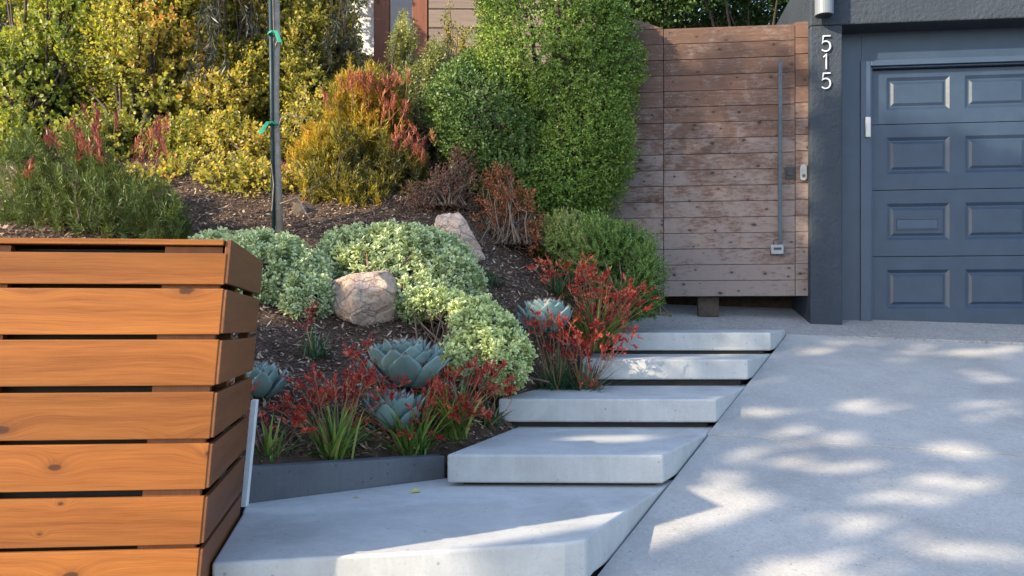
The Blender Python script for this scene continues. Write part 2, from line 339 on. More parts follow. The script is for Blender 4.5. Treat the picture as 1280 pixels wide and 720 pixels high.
def branches(name, base, tips, m, parent, r0=.012, r1=.003, n=50, sides=4, spread=.12, sag=.1):
    mb = MB(); base = np.asarray(base, float); o = np.array(parent.location)
    idx = rng.choice(len(tips), size=min(n, len(tips)), replace=False)
    for i in idx:
        b = base+np.array((rng.normal()*spread, rng.normal()*spread, 0)); e = tips[i]
        mid = b*.5+e*.5+np.array((rng.normal()*.06, rng.normal()*.06, sag*abs(rng.normal())))
        mid2 = b*.18+mid*.82 if False else mid
        pts = [(1-t)**2*b+2*t*(1-t)*mid2+t*t*e + (rng.normal(size=3)*.012 if 0 < t < 1 else 0) for t in (0,.25,.5,.75,1)]
        mb.tube([p-o for p in pts], np.linspace(r0, r1, 5)*(.7+.6*rng.random()), sides, cap=False)
    return mb.build(name, m, parent, smooth=True)

# ------------------------------------------------------------------ world, sun, camera
w = bpy.data.worlds.new('World'); sc.world = w; w.use_nodes = True
nt = w.node_tree; bg = nt.nodes['Background']; sky = nt.nodes.new('ShaderNodeTexSky'); sky.sky_type = 'NISHITA'; sky.sun_disc = False
el = math.asin(SUN[2]); az = math.atan2(SUN[0], SUN[1])
sky.sun_elevation = el; sky.sun_rotation = az % (2*math.pi); sky.air_density = 1.0; sky.dust_density = 1.0; sky.ozone_density = 1.3
hs = nt.nodes.new('ShaderNodeHueSaturation'); hs.inputs['Saturation'].default_value = .92
nt.links.new(sky.outputs[0], hs.inputs['Color']); nt.links.new(hs.outputs[0], bg.inputs['Color']); bg.inputs['Strength'].default_value = .15
sl = bpy.data.lights.new('sun', 'SUN'); sl.energy = 3.1; sl.angle = R(.7); sl.color = (1, .83, .58)
so = bpy.data.objects.new('sun', sl); COL.objects.link(so); so.rotation_euler = Vector(tuple(SUN)).to_track_quat('Z', 'Y').to_euler()
so.location = tuple(SUN*30)
cam = bpy.data.cameras.new('camera'); cam.sensor_width = 36; cam.lens = 36*F/1280; cam.shift_y = (HZ-360)/1280; cam.clip_end = 600; cam.clip_start = .05
co = bpy.data.objects.new('camera', cam); COL.objects.link(co); co.location = (0,0,EYE); co.rotation_euler = (R(90),0,0); sc.camera = co
vs_ = sc.view_settings; vs_.view_transform = 'Standard'; vs_.look = 'None'; vs_.exposure = 1.88; vs_.gamma = 1; vs_.use_curve_mapping = False
sc.cycles.max_bounces = 6; sc.cycles.transparent_max_bounces = 8; sc.cycles.use_denoising = True

# ------------------------------------------------------------------ ground
def edge_x(D): return .353+(D-3.53)*.4948                       # left edge of the driveway
def drive_z(x, D): return EYE-1.80+.2344*D-.0206*x
def apron_z(x, D): return EYE-.056+.2*(D-7.65)-.0206*(x-2.4)*.6
STEPS = []                                                       # plan polygon, front/rear depth, top z front/rear
def step_spec(Df, Dr, zf, zr, left):                             # left: list of (x, D) from front to rear
    return dict(Df=Df, Dr=Dr, zf=zf, zr=zr, left=left)
S = [step_spec(3.40, 4.50, -.81, -.785, None),
     step_spec(4.35, 5.55, -.628, -.605, [(-.324,4.37),(.08,5.55)]),
     step_spec(5.35, 6.38, -.433, -.405, [(-.085,5.37),(.31,6.38)]),
     step_spec(6.20, 7.15, -.222, -.206, [(.49,6.2),(.62,7.15)]),
     step_spec(7.00, 7.62, -.038, -.014, [(.80,7.0),(.86,7.62)])]
def step_poly(s, i):
    if i == 0:
        return [(-1.045,3.06),(-.29,3.215),(.20,3.33),(.285,3.375),(edge_x(3.50)-.012,3.50),(edge_x(4.55)-.012,4.55),(-.34,4.60),(-1.21,4.00),(-1.165,3.80)]
    return [s['left'][0], (edge_x(s['Df'])-.012, s['Df']), (edge_x(s['Dr'])-.012, s['Dr']), s['left'][1]]
def step_z(s, D): return EYE+s['zf']+(s['zr']-s['zf'])*(D-s['Df'])/(s['Dr']-s['Df'])
def in_poly(x, y, poly):
    x = np.asarray(x, float); y = np.asarray(y, float); c = np.zeros(x.shape, bool); n = len(poly)
    for i in range(n):
        x0, y0 = poly[i]; x1, y1 = poly[(i+1)%n]
        if y0 == y1: continue
        c ^= ((y0 > y) != (y1 > y)) & (x < (x1-x0)*(y-y0)/(y1-y0)+x0)
    return c
POLYS = [step_poly(s, i) for i, s in enumerate(S)]

ctrl = [(330,583,4.1),(430,579,4.4),(540,574,4.7),(590,550,4.95),(640,530,5.6),(690,480,6.3),(722,478,6.25),(390,470,5.1),(430,415,5.7),
        (505,490,5.0),(640,350,6.9),(665,385,6.6),(600,290,7.4),(346,290,7.2),(270,280,7.4),(230,240,7.8),(480,270,7.6),(690,325,7.6),(745,392,7.3),
        (770,393,7.6),(655,470,5.9),(610,500,5.45),(0,300,6.5),(200,400,5.0),(100,500,4.2),(-200,420,4.5),(-300,250,7.5),(150,190,8.6),(420,200,8.6),(550,225,8.4),
        (640,280,8.2),(720,330,8.2),(300,100,10.5),(500,120,10.5),(0,90,10.5),(-300,60,10.5),(640,160,10.5),(780,385,8.1)]
cp = np.array([P(*c) for c in ctrl]); cp = np.vstack([cp, [(-1.0,3.6,EYE-.85),(-3,3.3,EYE-.8),(-6,3,EYE-.3),(-8,6,EYE+.9),(-8,10,EYE+2.6),(1.2,6.9,EYE-.15),(2,7.5,EYE-.3),(1,5,EYE-.9),
        (1.6,8.6,EYE+.1),(2.5,9,EYE+.1),(-9,14,EYE+4.0),(0,14,EYE+4.0),(3,11,EYE+.4)]])
def tps(r): return np.where(r > 1e-9, r*r*np.log(r+1e-12), 0)
def fit(cp):
    n = len(cp); d = np.linalg.norm(cp[:,None,:2]-cp[None,:,:2], axis=2); K = tps(d)+np.eye(n)*.02
    A = np.zeros((n+3,n+3)); A[:n,:n] = K; A[:n,n] = 1; A[:n,n+1:] = cp[:,:2]; A[n,:n] = 1; A[n+1:,:n] = cp[:,:2].T
    b = np.zeros(n+3); b[:n] = cp[:,2]; return np.linalg.solve(A, b)
_w = fit(cp)
def hill(x, y):
    x = np.asarray(x, float); y = np.asarray(y, float); sh = x.shape; q = np.stack([x.ravel(), y.ravel()], 1)
    d = np.linalg.norm(q[:,None]-cp[None,:,:2], axis=2); return (tps(d)@_w[:len(cp)]+_w[len(cp)]+q@_w[len(cp)+1:]).reshape(sh)

# hillside soil
gx = np.concatenate([np.arange(-12,-5,.25), np.arange(-5,2.6,.045), np.arange(2.6,3.4,.1)])
gy = np.concatenate([np.arange(3.0,9.2,.045), np.arange(9.2,15,.2)])
X, Y = np.meshgrid(gx, gy); Z = hill(X, Y)
pp = np.stack([X.ravel(), Y.ravel(), Z.ravel()*0], 1)
Z += (fbm(pp, 7, 3)*.018+fbm(pp, 22, 4)*.008).reshape(Z.shape)
low = np.minimum(drive_z(X, Y), apron_z(X, Y))-.25
Z = np.where(X > edge_x(np.minimum(Y, 7.6))-.06, low, Z)
Z = np.where((Y > 7.55) & (X > .95), low, Z)
for s, p in zip(S, POLYS):
    cx, cy = np.mean([q[0] for q in p]), np.mean([q[1] for q in p])
    ins = in_poly(X, Y, [(cx+(q[0]-cx)*.95, cy+(q[1]-cy)*.95) for q in p]); Z = np.where(ins, np.minimum(Z, EYE+s['zf']-.24), Z)
Z = np.where((Y < 4.12+(X+1.2)*.68-.02) & (X > -1.2) & (X < -.3), np.minimum(Z, EYE-1.05), Z)   # in front of the edging
Z = np.where((Y < 4.0) & (X < -.9), np.minimum(Z, drive_z(X, Y)-.1), Z)
ny, nx = X.shape; idx = np.arange(nx*ny).reshape(ny,nx)
fc = np.stack([idx[:-1,:-1], idx[:-1,1:], idx[1:,1:], idx[1:,:-1]], -1).reshape(-1,4)
tag(npmesh('hillside_soil', np.stack([X,Y,Z],-1).reshape(-1,3), fc, M['soil'], smooth=True), 'dark brown mulched soil slope under the garden plants', 'soil', kind='structure')

# far ground sheet
mb = MB(); g = 250
mb.add([(-g,-g,-6),(g,-g,-6),(g,g,-6),(-g,g,-6)], [(0,1,2,3)])
tag(mb.build('ground', M['base']), 'ground lying under the whole hillside', 'ground', kind='structure')

# street-side driveway in two poured panels with a joint, plus the strip in front of the lowest step
def strip(mb, poly, zf, th=.14): mb.prism(poly, [zf(x,y)-th for x,y in poly], [zf(x,y) for x,y in poly])
mb = MB()
J0 = (edge_x(5.12), 5.12); J1 = (7.0, 5.12-.13*(7.0-J0[0])); dj = .012
strip(mb, [(-8,-3),(7,-3),(J1[0],J1[1]-dj),(J0[0],J0[1]-dj),(edge_x(3.50),3.50),(.10,2.98),(-1.0,2.98),(-8,2.9)], drive_z)
def top_edge(x): return 7.65-.114*(x-edge_x(7.65))
strip(mb, [(J0[0],J0[1]+dj),(J1[0],J1[1]+dj),(7.0,top_edge(7.0)),(edge_x(7.65),7.65)], drive_z)
tag(mb.build('driveway', M['drive']), 'pale grey concrete driveway sloping up to the garage', 'driveway', kind='structure')
mb = MB(); strip(mb, [(edge_x(2.6)-3,2.6),(7.2,2.6),(7.2,7.6),(edge_x(7.6)-.3,7.6),(edge_x(3.6)-.4,3.6)], lambda x,y: drive_z(x,y)-.06, .3)
tag(mb.build('ground_under_driveway', M['base']), 'dark soil showing in the driveway joints', 'ground', kind='structure')
mb = MB(); y1 = lambda x: top_edge(x)+.008
strip(mb, [(.60,7.64),(edge_x(7.65)-.01,7.66),(7.2,y1(7.2)),(7.2,8.4),(3.4,9.05),(.60,9.4)], lambda x,y: apron_z(x,y)+.0, .2)
tag(mb.build('apron', M['apron'], bevel=.004, segs=1), 'grey exposed aggregate strip in front of the gate and garage', 'pavement', kind='structure')

# ------------------------------------------------------------------ steps
names = ['lowest and widest concrete step slab, beside the orange slatted box', 'second concrete step slab from the bottom, beside the dark edging end',
         'middle concrete step slab, left end by the pale green mound', 'narrow concrete step slab second from the top, left end by red flowers',
         'topmost concrete step slab in front of the wooden gate']
for i, (s, p) in enumerate(zip(S, POLYS)):
    c = (sum(q[0] for q in p)/len(p), sum(q[1] for q in p)/len(p), EYE+s['zf']-.25)
    o = thing('concrete_step', c, names[i], 'step', 'floating concrete steps beside the driveway')
    top = [step_z(s, q[1])-c[2] for q in p]; loc = [(q[0]-c[0], q[1]-c[1]) for q in p]
    mb = MB(); th = .168 if i == 0 else .142; mb.prism(loc, [z-th for z in top], top); mb.build('slab', M['conc'], o, bevel=.012, segs=3)
    k = .965 if i == 0 else .90; mb = MB(); mb.prism([(a*k, b*k) for a,b in loc], -.25, [z-th for z in top]); mb.build('footing', M['base'], o)

# ------------------------------------------------------------------ dark edging and steel post
A = np.array((-1.206, 4.0)); B = np.array((-.352, 4.60)); dr = (B-A)/np.linalg.norm(B-A); nn = np.array((-dr[1], dr[0]))
mb = MB(); A2 = A-dr*.15
poly = [tuple(A2), tuple(B), tuple(B+nn*.09), tuple(A2+nn*.09)]
mb.prism(poly, EYE-.86, [EYE-.632, EYE-.668, EYE-.668, EYE-.632])
tag(mb.build('garden_edging', M['edging'], bevel=.004), 'low dark grey concrete edging board holding back the planting bed', 'edging')
mb = MB(); a = P(317,500,3.93); b = P(304,634,3.93); e = np.array((.012,0,0)); f_ = np.array((0,.04,0))
mb.add([b-e,b+e,b+e+f_,b-e+f_,a-e,a+e,a+e+f_,a-e+f_], [(0,1,2,3),(4,5,6,7),(0,1,5,4),(1,2,6,5),(2,3,7,6),(3,0,4,7)])
tag(mb.build('steel_post', M['galv'], bevel=.002), 'thin pale steel post leaning beside the orange slatted box', 'post')

# ------------------------------------------------------------------ slatted cedar box (leans a little to the left at the bottom)
C0 = np.array((-.923, 2.9)); ang = math.atan2(.092, 1.0); Wd, Dp = 1.75, .95
zb = EYE-1.13; box = thing('slatted_box', (C0[0], C0[1], zb), 'large orange cedar slatted box with dark gaps at the left edge', 'slatted box', rz=ang)
def shear(v):            # local x runs left(-) .. 0 at the right front corner; y back
    x, y, z = v; k = (1.13+.291-z)
    return (x - .090*k - .08*y, y, z)
H = 1.13
rows = [(.243,.146),(.1265,-.0185),(-.041,-.186),(-.2135,-.361),(-.382,-.527),(-.556,-.708),(-.728,-.875),(-.895,-1.05)]
mb = MB()
for k, (t1, t0) in enumerate(rows): t1 += .003; t0 -= .003; mb.box(-Wd, -.012, 0, .020, H+t0, H+t1, ('x','z',k*1.3), shear)
mb.build('front_panel', M['cedar'], box, bevel=.003)
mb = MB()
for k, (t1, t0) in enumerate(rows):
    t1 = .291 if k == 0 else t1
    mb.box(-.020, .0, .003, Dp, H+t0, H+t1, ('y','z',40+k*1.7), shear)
mb.build('side_panel', M['cedar_shaded'], box, bevel=.003)
mb = MB()
for k in range(4): mb.box(-Wd, -.024, -.004+k*.24, -.004+k*.24+.225, H+.272, H+.291, ('x','y',70+k), shear)
mb.build('top_board', M['cedar'], box, bevel=.003)
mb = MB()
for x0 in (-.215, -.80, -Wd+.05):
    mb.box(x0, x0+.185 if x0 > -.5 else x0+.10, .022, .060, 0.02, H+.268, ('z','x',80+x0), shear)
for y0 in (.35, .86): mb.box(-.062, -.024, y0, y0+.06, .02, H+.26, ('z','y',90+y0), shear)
mb.build('frame', M['cedar_shaded'], box)
mb = MB(); mb.box(-Wd+.03, -.10, .075, Dp-.02, .03, H+.262, None, shear); mb.build('liner', M['dark'], box)

# ------------------------------------------------------------------ garage building (frame of its own, turned 6.5 degrees)
YAW = R(6.5); O = np.array((2.76, 8.14)); ex = np.array((math.cos(YAW), -math.sin(YAW))); en = np.array((math.sin(YAW), math.cos(YAW)))
def FP(px, py, b):       # pixel on the plane b metres behind the facade -> (along, up)
    u = (px-640)/F; D = (b+O@en)/(u*en[0]+en[1]); X_ = u*D; return ((np.array((X_, D))-O)@ex, EYE-(py-HZ)/F*D)
def W3(a, b, z): q = O+a*ex+b*en; return np.array((q[0], q[1], z))
gar = thing('garage', (O[0], O[1], 0), 'dark slate stucco garage with panelled door and house numbers', 'garage', rz=-YAW)
zg = EYE-.02
lint = FP(1150, 27, 0)[1]; pil = FP(1053, 200, 0)[0]
mb = MB()
mb.box(0, pil, 0, .30, zg-.3, lint-.002)                    # pillar
mb.box(0, 5.2, 0, .30, lint, 5.2)                           # beam and upper wall
mb.box(0, .28, .302, 5.0, zg-.3, 5.2); mb.box(4.9, 5.2, 0, 5.0, zg-.3, lint-.002)
mb.build('wall', M['stucco'], gar, bevel=.012)
bd = .26                                                    # inner wall plane
fx0, ftop = FP(1077, 78, bd); dx0, dtop = FP(1088, 88, bd+.06)
NC, pitch = 4, (FP(1206, 240, bd+.06)[0]-FP(1108, 240, bd+.06)[0])
dw = pitch*NC+.12
mb = MB(); mb.box(pil-.05, fx0, bd, bd+.25, zg-.3, lint+.02); mb.box(fx0, fx0+dw+.3, bd, bd+.25, ftop, lint+.02); mb.box(fx0+dw+.30, 4.9, bd, bd+.25, zg-.3, lint+.02)
mb.build('inner_wall', M['paint'], gar, bevel=.004)
mb = MB(); fw = dx0-fx0
mb.box(fx0-.012, dx0-.02, bd-.022, bd+.09, zg-.2, ftop+.012); mb.box(dx0-.018, dx0+.004, bd+.006, bd+.09, zg-.2, dtop+.018)
mb.box(dx0-.018, dx0+dw+.05, bd-.022, bd+.09, dtop+.02, ftop+.012); mb.box(dx0+.006, dx0+dw+.05, bd+.006, bd+.09, dtop+.002, dtop+.018)
mb.build('door_frame', M['trim'], gar, bevel=.004)
# door with raised panels
yd = bd+.06
zs = [FP(1100, y, yd)[1] for y in (88,156,238,321,407.5)]
pv = [(96,137),(171,217),(254,300),(337,386)]
def section(mb, z1, z0, zp1, zp0):
    z0 += .004; z1 -= .003
    xs = [(FP(1108,240,yd)[0]+i*pitch, FP(1187,240,yd)[0]+i*pitch) for i in range(NC)]
    xa, xb = dx0+.002, dx0+dw
    cx = [xa]+[v for p in xs for v in p]+[xb]; cz = [z0, zp0, zp1, z1]
    for i in range(len(cx)-1):
        for j in range(3):
            if j == 1 and i % 2 == 1:
                a0,a1,b0,b1 = cx[i],cx[i+1],cz[1],cz[2]; loops = []
                for ins, dep in ((0,0),(.030,.017),(.042,.017),(.066,.005)):
                    loops.append([(a0+ins,yd+dep,b0+ins),(a1-ins,yd+dep,b0+ins),(a1-ins,yd+dep,b1-ins),(a0+ins,yd+dep,b1-ins)])
                vs = [v for l in loops for v in l]; fs = [(4*k+q, 4*k+(q+1)%4, 4*k+4+(q+1)%4, 4*k+4+q) for k in range(3) for q in range(4)]+[(12,13,14,15)]
                mb.add(vs, fs)
            else: mb.add([(cx[i],yd,cz[j]),(cx[i+1],yd,cz[j]),(cx[i+1],yd,cz[j+1]),(cx[i],yd,cz[j+1])], [(0,1,2,3)])
    for (p,q) in (((xa,z0),(xb,z0)),((xb,z1),(xa,z1)),((xa,z1),(xa,z0)),((xb,z0),(xb,z1))):
        mb.add([(p[0],yd,p[1]),(q[0],yd,q[1]),(q[0],yd+.04,q[1]),(p[0],yd+.04,p[1])], [(0,1,2,3)])
mb = MB()
for i in range(4): section(mb, zs[i], zs[i+1], FP(1150, pv[i][0], yd)[1], FP(1150, pv[i][1], yd)[1])
me_o = mb.build('garage_door', M['paint'], gar)
mb = MB(); mb.box(dx0-.01, dx0+dw+.02, yd+.05, yd+.06, zg-.1, dtop+.05); mb.build('door_backing', M['dark'], gar)
mb = MB(); (sx0,sz1),(sx1,sz0) = FP(1121,273,yd), FP(1173,287,yd)
fr = .010
mb.box(sx0,sx1,yd-.006,yd+.02,sz1-fr,sz1); mb.box(sx0,sx1,yd-.006,yd+.02,sz0,sz0+fr); mb.box(sx0,sx0+fr*.9,yd-.006,yd+.02,sz0+fr,sz1-fr); mb.box(sx1-fr*.9,sx1,yd-.006,yd+.02,sz0+fr,sz1-fr)
mb.box(sx0+fr,sx1-fr,yd-.002,yd+.02,sz0+fr+.002,sz1-fr-.002)
mb.build('mail_slot', M['trim'], me_o, bevel=.002)
mb = MB(); (sx0,sz1),(sx1,sz0) = FP(1081,147,bd-.02), FP(1087.5,172,bd-.02); mb.box(sx0,sx1,bd-.050,bd-.024,sz0,sz1); mb.build('door_sensor', M['white'], gar, bevel=.006)
# house numbers 5 1 5
def digit(ch):
    if ch == '5':
        p = [(.86,1.0),(.28,1.0),(.20,.56)]; p += [(.46+.40*math.cos(t), .33+.33*math.sin(t)) for t in np.linspace(R(130), R(-140), 16)]; return p
    return [(.28,.82),(.52,1.0),(.52,0.0)]
for ch, ya, yb in (('5',46,64.5),('1',69,87),('5',92.5,111)):
    (a0,z1),(a1,z0) = FP(1024.5,ya,0), FP(1039.5,yb,0)
    pts = [(a0+(a1-a0)*x, z0+(z1-z0)*y) for x,y in digit(ch)]; mb = MB(); hw = .0054
    n = len(pts); vs = []
    for i,(x,z) in enumerate(pts):
        d0 = np.array(pts[i])-np.array(pts[max(i-1,0)]); d1 = np.array(pts[min(i+1,n-1)])-np.array(pts[i])
        d0 = d0/(np.linalg.norm(d0)+1e-9); d1 = d1/(np.linalg.norm(d1)+1e-9); d = d0+d1; d /= np.linalg.norm(d)+1e-9; nl = np.array((-d[1],d[0]))
        k = hw/max(.5, abs(nl@np.array((-d1[1],d1[0])))) if 0 < i < n-1 else hw
        for sgn in (1,-1):
            for yy in (-.022,-.006): vs.append((x+sgn*nl[0]*k, yy, z+sgn*nl[1]*k))
    fs = []
    for i in range(n-1):
        q = 4*i; fs += [(q,q+4,q+6,q+2),(q+1,q+3,q+7,q+5),(q,q+1,q+5,q+4),(q+2,q+6,q+7,q+3)]
    fs += [(0,2,3,1),(4*n-4,4*n-3,4*n-1,4*n-2)]
    mb.add(vs, fs); mb.build('house_number', M['silver'], gar)
# wall lamp
lx, lz = FP(1030, 20, -.10); q = W3(lx, -.11, lz)
lamp = thing('wall_lamp', q, 'grey cylinder downlight high on the stucco above the house numbers', 'lamp', rz=-YAW)
mb = MB(); mb.tube([(0,0,0),(0,0,.30)], .083, 24); mb.build('housing', M['lamp'], lamp, bevel=.003, smooth=False)
mb = MB(); mb.tube([(0,0,-.004),(0,0,.0)], .070, 20); mb.build('lens', M['black'], lamp)
mb = MB(); mb.box(-.05,.05,.06,.11,.09,.21); mb.build('bracket', M['lamp'], lamp, bevel=.003)

# ------------------------------------------------------------------ wooden gate and fence panels
gb = .10
def gate_boards(mb, x0, x1, ztop, zbot, kk, slope=0, y0=gb, th=.022, wzf=None):
    n = max(1, round((ztop-zbot)/.149)); p = (ztop-zbot)/n
    for i in range(n):
        z0 = zbot+i*p; frac = i/n
        wzv = max(.74, 1.10-.45*frac)
        segs = [x0, x1]
        mb.box(x0, x1, y0+.0015*((i*37+kk) % 3), y0+th, z0+.0022, z0+p-.0022, ('x','z',kk+i*1.37), None, wzv)
def nail_rows(mb, xs):
    for i in range(17):
        for xx in xs:
            for dz in (.045, .105):
                z = gbot+i*(gtop-gbot)/17+dz
                if z < gtop-.02: mb.tube([(xx,gb-.0035,z),(xx,gb+.002,z)], .0042, 6)
gx0, gtop = FP(829.5, 36, gb); gx1, _ = FP(994, 30, gb); gbot = FP(900, 370.5, gb)[1]
gate = thing('wooden_gate', W3(gx0, gb, gbot), 'brown weathered plank gate with long steel handle bar', 'gate', rz=-YAW)
off = np.array((gx0, gb, gbot))
def loc_build(mb, off, *a, **k):
    mb.v = [(v[0]-off[0], v[1]-off[1], v[2]-off[2]) for v in mb.v]; return mb.build(*a, **k)
mb = MB(); gate_boards(mb, gx0+.003, gx1-.003, gtop, gbot, 3); mb.cur = 1; nail_rows(mb, (gx0+.035, gx0+.07, gx1-.05)); loc_build(mb, off, 'planks', M['gate'], gate, bevel=.002, segs=1).data.materials.append(M['greymetal'])
mb = MB(); mb.box(gx0+.004, gx1-.004, gb+.0245, gb+.030, gbot+.004, gtop-.004)
for xx in (gx0+.03, gx1-.12): mb.box(xx, xx+.09, gb+.0325, gb+.07, gbot+.01, gtop-.02)
for zz in (gbot+.02, gtop-.12): mb.box(gx0+.13, gx1-.13, gb+.0325, gb+.07, zz, zz+.09)
loc_build(mb, off, 'frame', M['darktwig'], gate)
hx, hz1 = FP(973.5, 77, gb); hz0 = FP(973.5, 312, gb)[1]
mb = MB(); mb.box(hx-.017, hx+.017, gb-.075, gb-.045, hz0, hz1); 
for zz in (hz0+.12, hz1-.15): mb.box(hx-.009, hx+.009, gb-.045, gb+.002, zz, zz+.02)
loc_build(mb, off, 'handle', M['steel'], gate, bevel=.003)
(kx0,kz1),(kx1,kz0) = FP(981,209,gb), FP(993,224,gb)
mb = MB(); mb.box(kx0,kx1,gb-.012,gb+.002,kz0,kz1); mb.box(kx0+.02,kx1-.02,gb-.024,gb-.012,kz0+.03,kz1-.03); loc_build(mb, off, 'latch', M['black'], gate, bevel=.003)
# left fence panel (top rises to the left) and the narrow right one
lf0 = FP(690, 200, gb)[0]
fen = thing('fence_panel', W3(lf0, gb, gbot), 'brown plank fence panel half hidden behind the tall hedge', 'fence', rz=-YAW)
mb = MB(); off = np.array((lf0, gb, gbot)); gate_boards(mb, lf0, gx0-.003, gtop, gbot, 60)
ztl = FP(800, 26, gb)[1]; sl_ = (ztl-gtop)/(gx0-FP(800,26,gb)[0])
tri = [(gx0-.003, gtop+.002), (FP(800,26,gb)[0]-.15, gtop+.002), (FP(800,26,gb)[0]-.15, gtop+(gx0-FP(800,26,gb)[0]+.15)*sl_)]
vs = [(x,y,z) for y in (gb, gb+.022) for x,z in tri]; mb.add(vs, [(0,1,2),(3,5,4),(0,3,4,1),(1,4,5,2),(2,5,3,0)], [(v[0],v[2],99.) for v in vs], [.8]*6)
mb.cur = 1; nail_rows(mb, (gx0-.035,)); loc_build(mb, off, 'planks', M['gate'], fen, bevel=.002, segs=1).data.materials.append(M['greymetal'])
mb = MB(); mb.box(lf0+.01, gx0+.03, gb+.0310, gb+.0320, gbot+.004, gtop-.004); loc_build(mb, off, 'backing', M['darktwig'], fen)
(p0,pz1),(p1,pz0) = FP(872,371,gb+.12), FP(898,389.5,gb+.12)
mb = MB(); mb.box(p0,p1,gb+.08,gb+.18,pz0-.05,gbot+.4); loc_build(mb, off, 'post', M['darktwig'], fen, bevel=.004)
rp = thing('fence_panel', W3(gx1, gb, gbot), 'narrow reddish plank panel between gate and slate pillar', 'fence', rz=-YAW)
mb = MB(); off = np.array((gx1, gb, gbot)); gate_boards(mb, gx1+.003, .02, gtop+.02, gbot, 120); mb.box(gx1-.01, .02, gb+.0245, gb+.03, gbot+.004, gtop+.01); loc_build(mb, off, 'planks', M['gate'], rp, bevel=.002, segs=1)
# lock box hanging on the handle, door bell
(bx0,bz1),(bx1,bz0) = FP(963.5,303,gb-.06), FP(979,318,gb-.06); bc = W3((bx0+bx1)/2, gb-.06, bz0)
lk = thing('key_lock_box', bc, 'small grey key lock box hanging from the gate handle', 'lock box', rz=-YAW)
h = bz1-bz0; wv = (bx1-bx0)/2
mb = MB(); mb.prism([(-wv,-.03),(wv,-.03),(wv,.012),(-wv,.012)], 0, h*.80); mb.build('body', M['greymetal'], lk, bevel=.008)
mb = MB(); mb.box(-wv-.004,wv+.004,-.020,.014,-.008,h*.3); mb.build('bumper', M['black'], lk, bevel=.006)
mb = MB(); mb.box(-wv*.62,wv*.62,-.034,-.028,h*.36,h*.55); mb.build('dial_window', M['black'], lk)
mb = MB(); mb.tube([(-wv*.6,-.01,h*.78),(-wv*.6,-.01,h*1.05),(-wv*.35,-.01,h*1.22),(wv*.35,-.01,h*1.22),(wv*.6,-.01,h*1.05),(wv*.6,-.01,h*.78)], .006, 8); mb.build('shackle', M['steel'], lk, smooth=True)
(bx0,bz1),(bx1,bz0) = FP(1000,206,gb), FP(1008,226,gb); bc = W3((bx0+bx1)/2, gb, bz0)
bell = thing('door_bell', bc, 'small oval grey door bell on the narrow plank panel', 'door bell', rz=-YAW)
wv = (bx1-bx0)/2; h = bz1-bz0
def stadium(mb, w_, h_, y0, y1, zc):
    pts = [(w_*math.cos(t), zc+h_-w_+w_*math.sin(t)) for t in np.linspace(0, math.pi, 9)]+[(w_*math.cos(t), zc-h_+w_+w_*math.sin(t)) for t in np.linspace(math.pi, 2*math.pi, 9)]
    n = len(pts); vs = [(x,y0,z) for x,z in pts]+[(x,y1,z) for x,z in pts]
    mb.add(vs, [tuple(range(n)), tuple(range(2*n-1,n-1,-1))]+[(i,(i+1)%n,n+(i+1)%n,n+i) for i in range(n)])
mb = MB(); stadium(mb, wv, h/2, -.022, .002, h/2); mb.build('body', M['greymetal'], bell, bevel=.003)
mb = MB(); stadium(mb, wv*.55, wv*.55, -.027, -.0225, h*.30); mb.build('button', M['steel'], bell)
# low wall and dark yard behind the gate
mb = MB(); a0 = W3(-2.0, .80, 0); 
mb.prism([tuple(W3(-1.9,.82,0)[:2]), tuple(W3(.0,.82,0)[:2]), tuple(W3(.0,.95,0)[:2]), tuple(W3(-1.9,.95,0)[:2])], EYE-.3, EYE+.9)
tag(mb.build('retaining_wall', M['darktwig']), 'dark board retaining wall seen through the gap under the gate', 'wall')

# ------------------------------------------------------------------ house on the hill
hs_ = thing('house', P(520, 40, 11.8)*np.array((1,1,0))+np.array((0,0,EYE+3.0)), 'brown house with siding, white wall and redwood posts above the garden', 'house')
ho = np.array(hs_.location)
def hb(px0, px1, py0, py1, D, th): a = P(px0,py1,D); b = P(px1,py0,D); return a[0]-ho[0], b[0]-ho[0], D-ho[1], D-ho[1]+th, a[2]-ho[2], b[2]-ho[2]
mb = MB(); x0,x1,y0,y1_,z0,z1 = hb(536,830,-60,130,11.6,.02)
n = 8; p = (z1-z0)/n
for i in range(n): mb.box(x0,x1,y0+.0,y1_,z0+i*p+.006,z0+(i+1)*p-.006,('x','z',200+i*1.3))
mb.build('siding', M['siding'], hs_, bevel=.004, segs=1)
mb = MB(); mb.box(x0,x1,y0+.022,y1_+.1,z0,z1); mb.build('backing', M['dark'], hs_)
mb = MB(); mb.box(*hb(380,534,-60,200,12.2,.1)); mb.build('white_wall', M['offwhite'], hs_)
for px0, px1 in ((467,486),(515,534),(412,426)):
    mb = MB(); bx = hb(px0,px1,-60,210,11.6,.16); mb.box(*bx, ('z','x',300+px0)); mb.build('post', M['redwood'], hs_, bevel=.004)
mb = MB(); bx = hb(385,535,-60,-18,11.55,.18); mb.box(*bx, ('x','z',340.)); mb.build('beam', M['redwood'], hs_, bevel=.004)
x0 = P(600,0,11.7)[0]; mb = MB(); mb.box(P(370,0,12.4)[0]-ho[0], P(840,0,12.4)[0]-ho[0], 12.4-ho[1], 16-ho[1], 0, 3.2); mb.build('rear_wall', M['siding'], hs_)
# dark board fence far left
df = thing('board_fence', (-8, 11.5, EYE+3), 'dark grey board fence behind the shrubs at far left', 'fence')
mb = MB()
for i in range(28): mb.box(i*.16, i*.16+.150, 0, .03, -1.0, 1.9)
mb.build('planks', M['liner'], df)

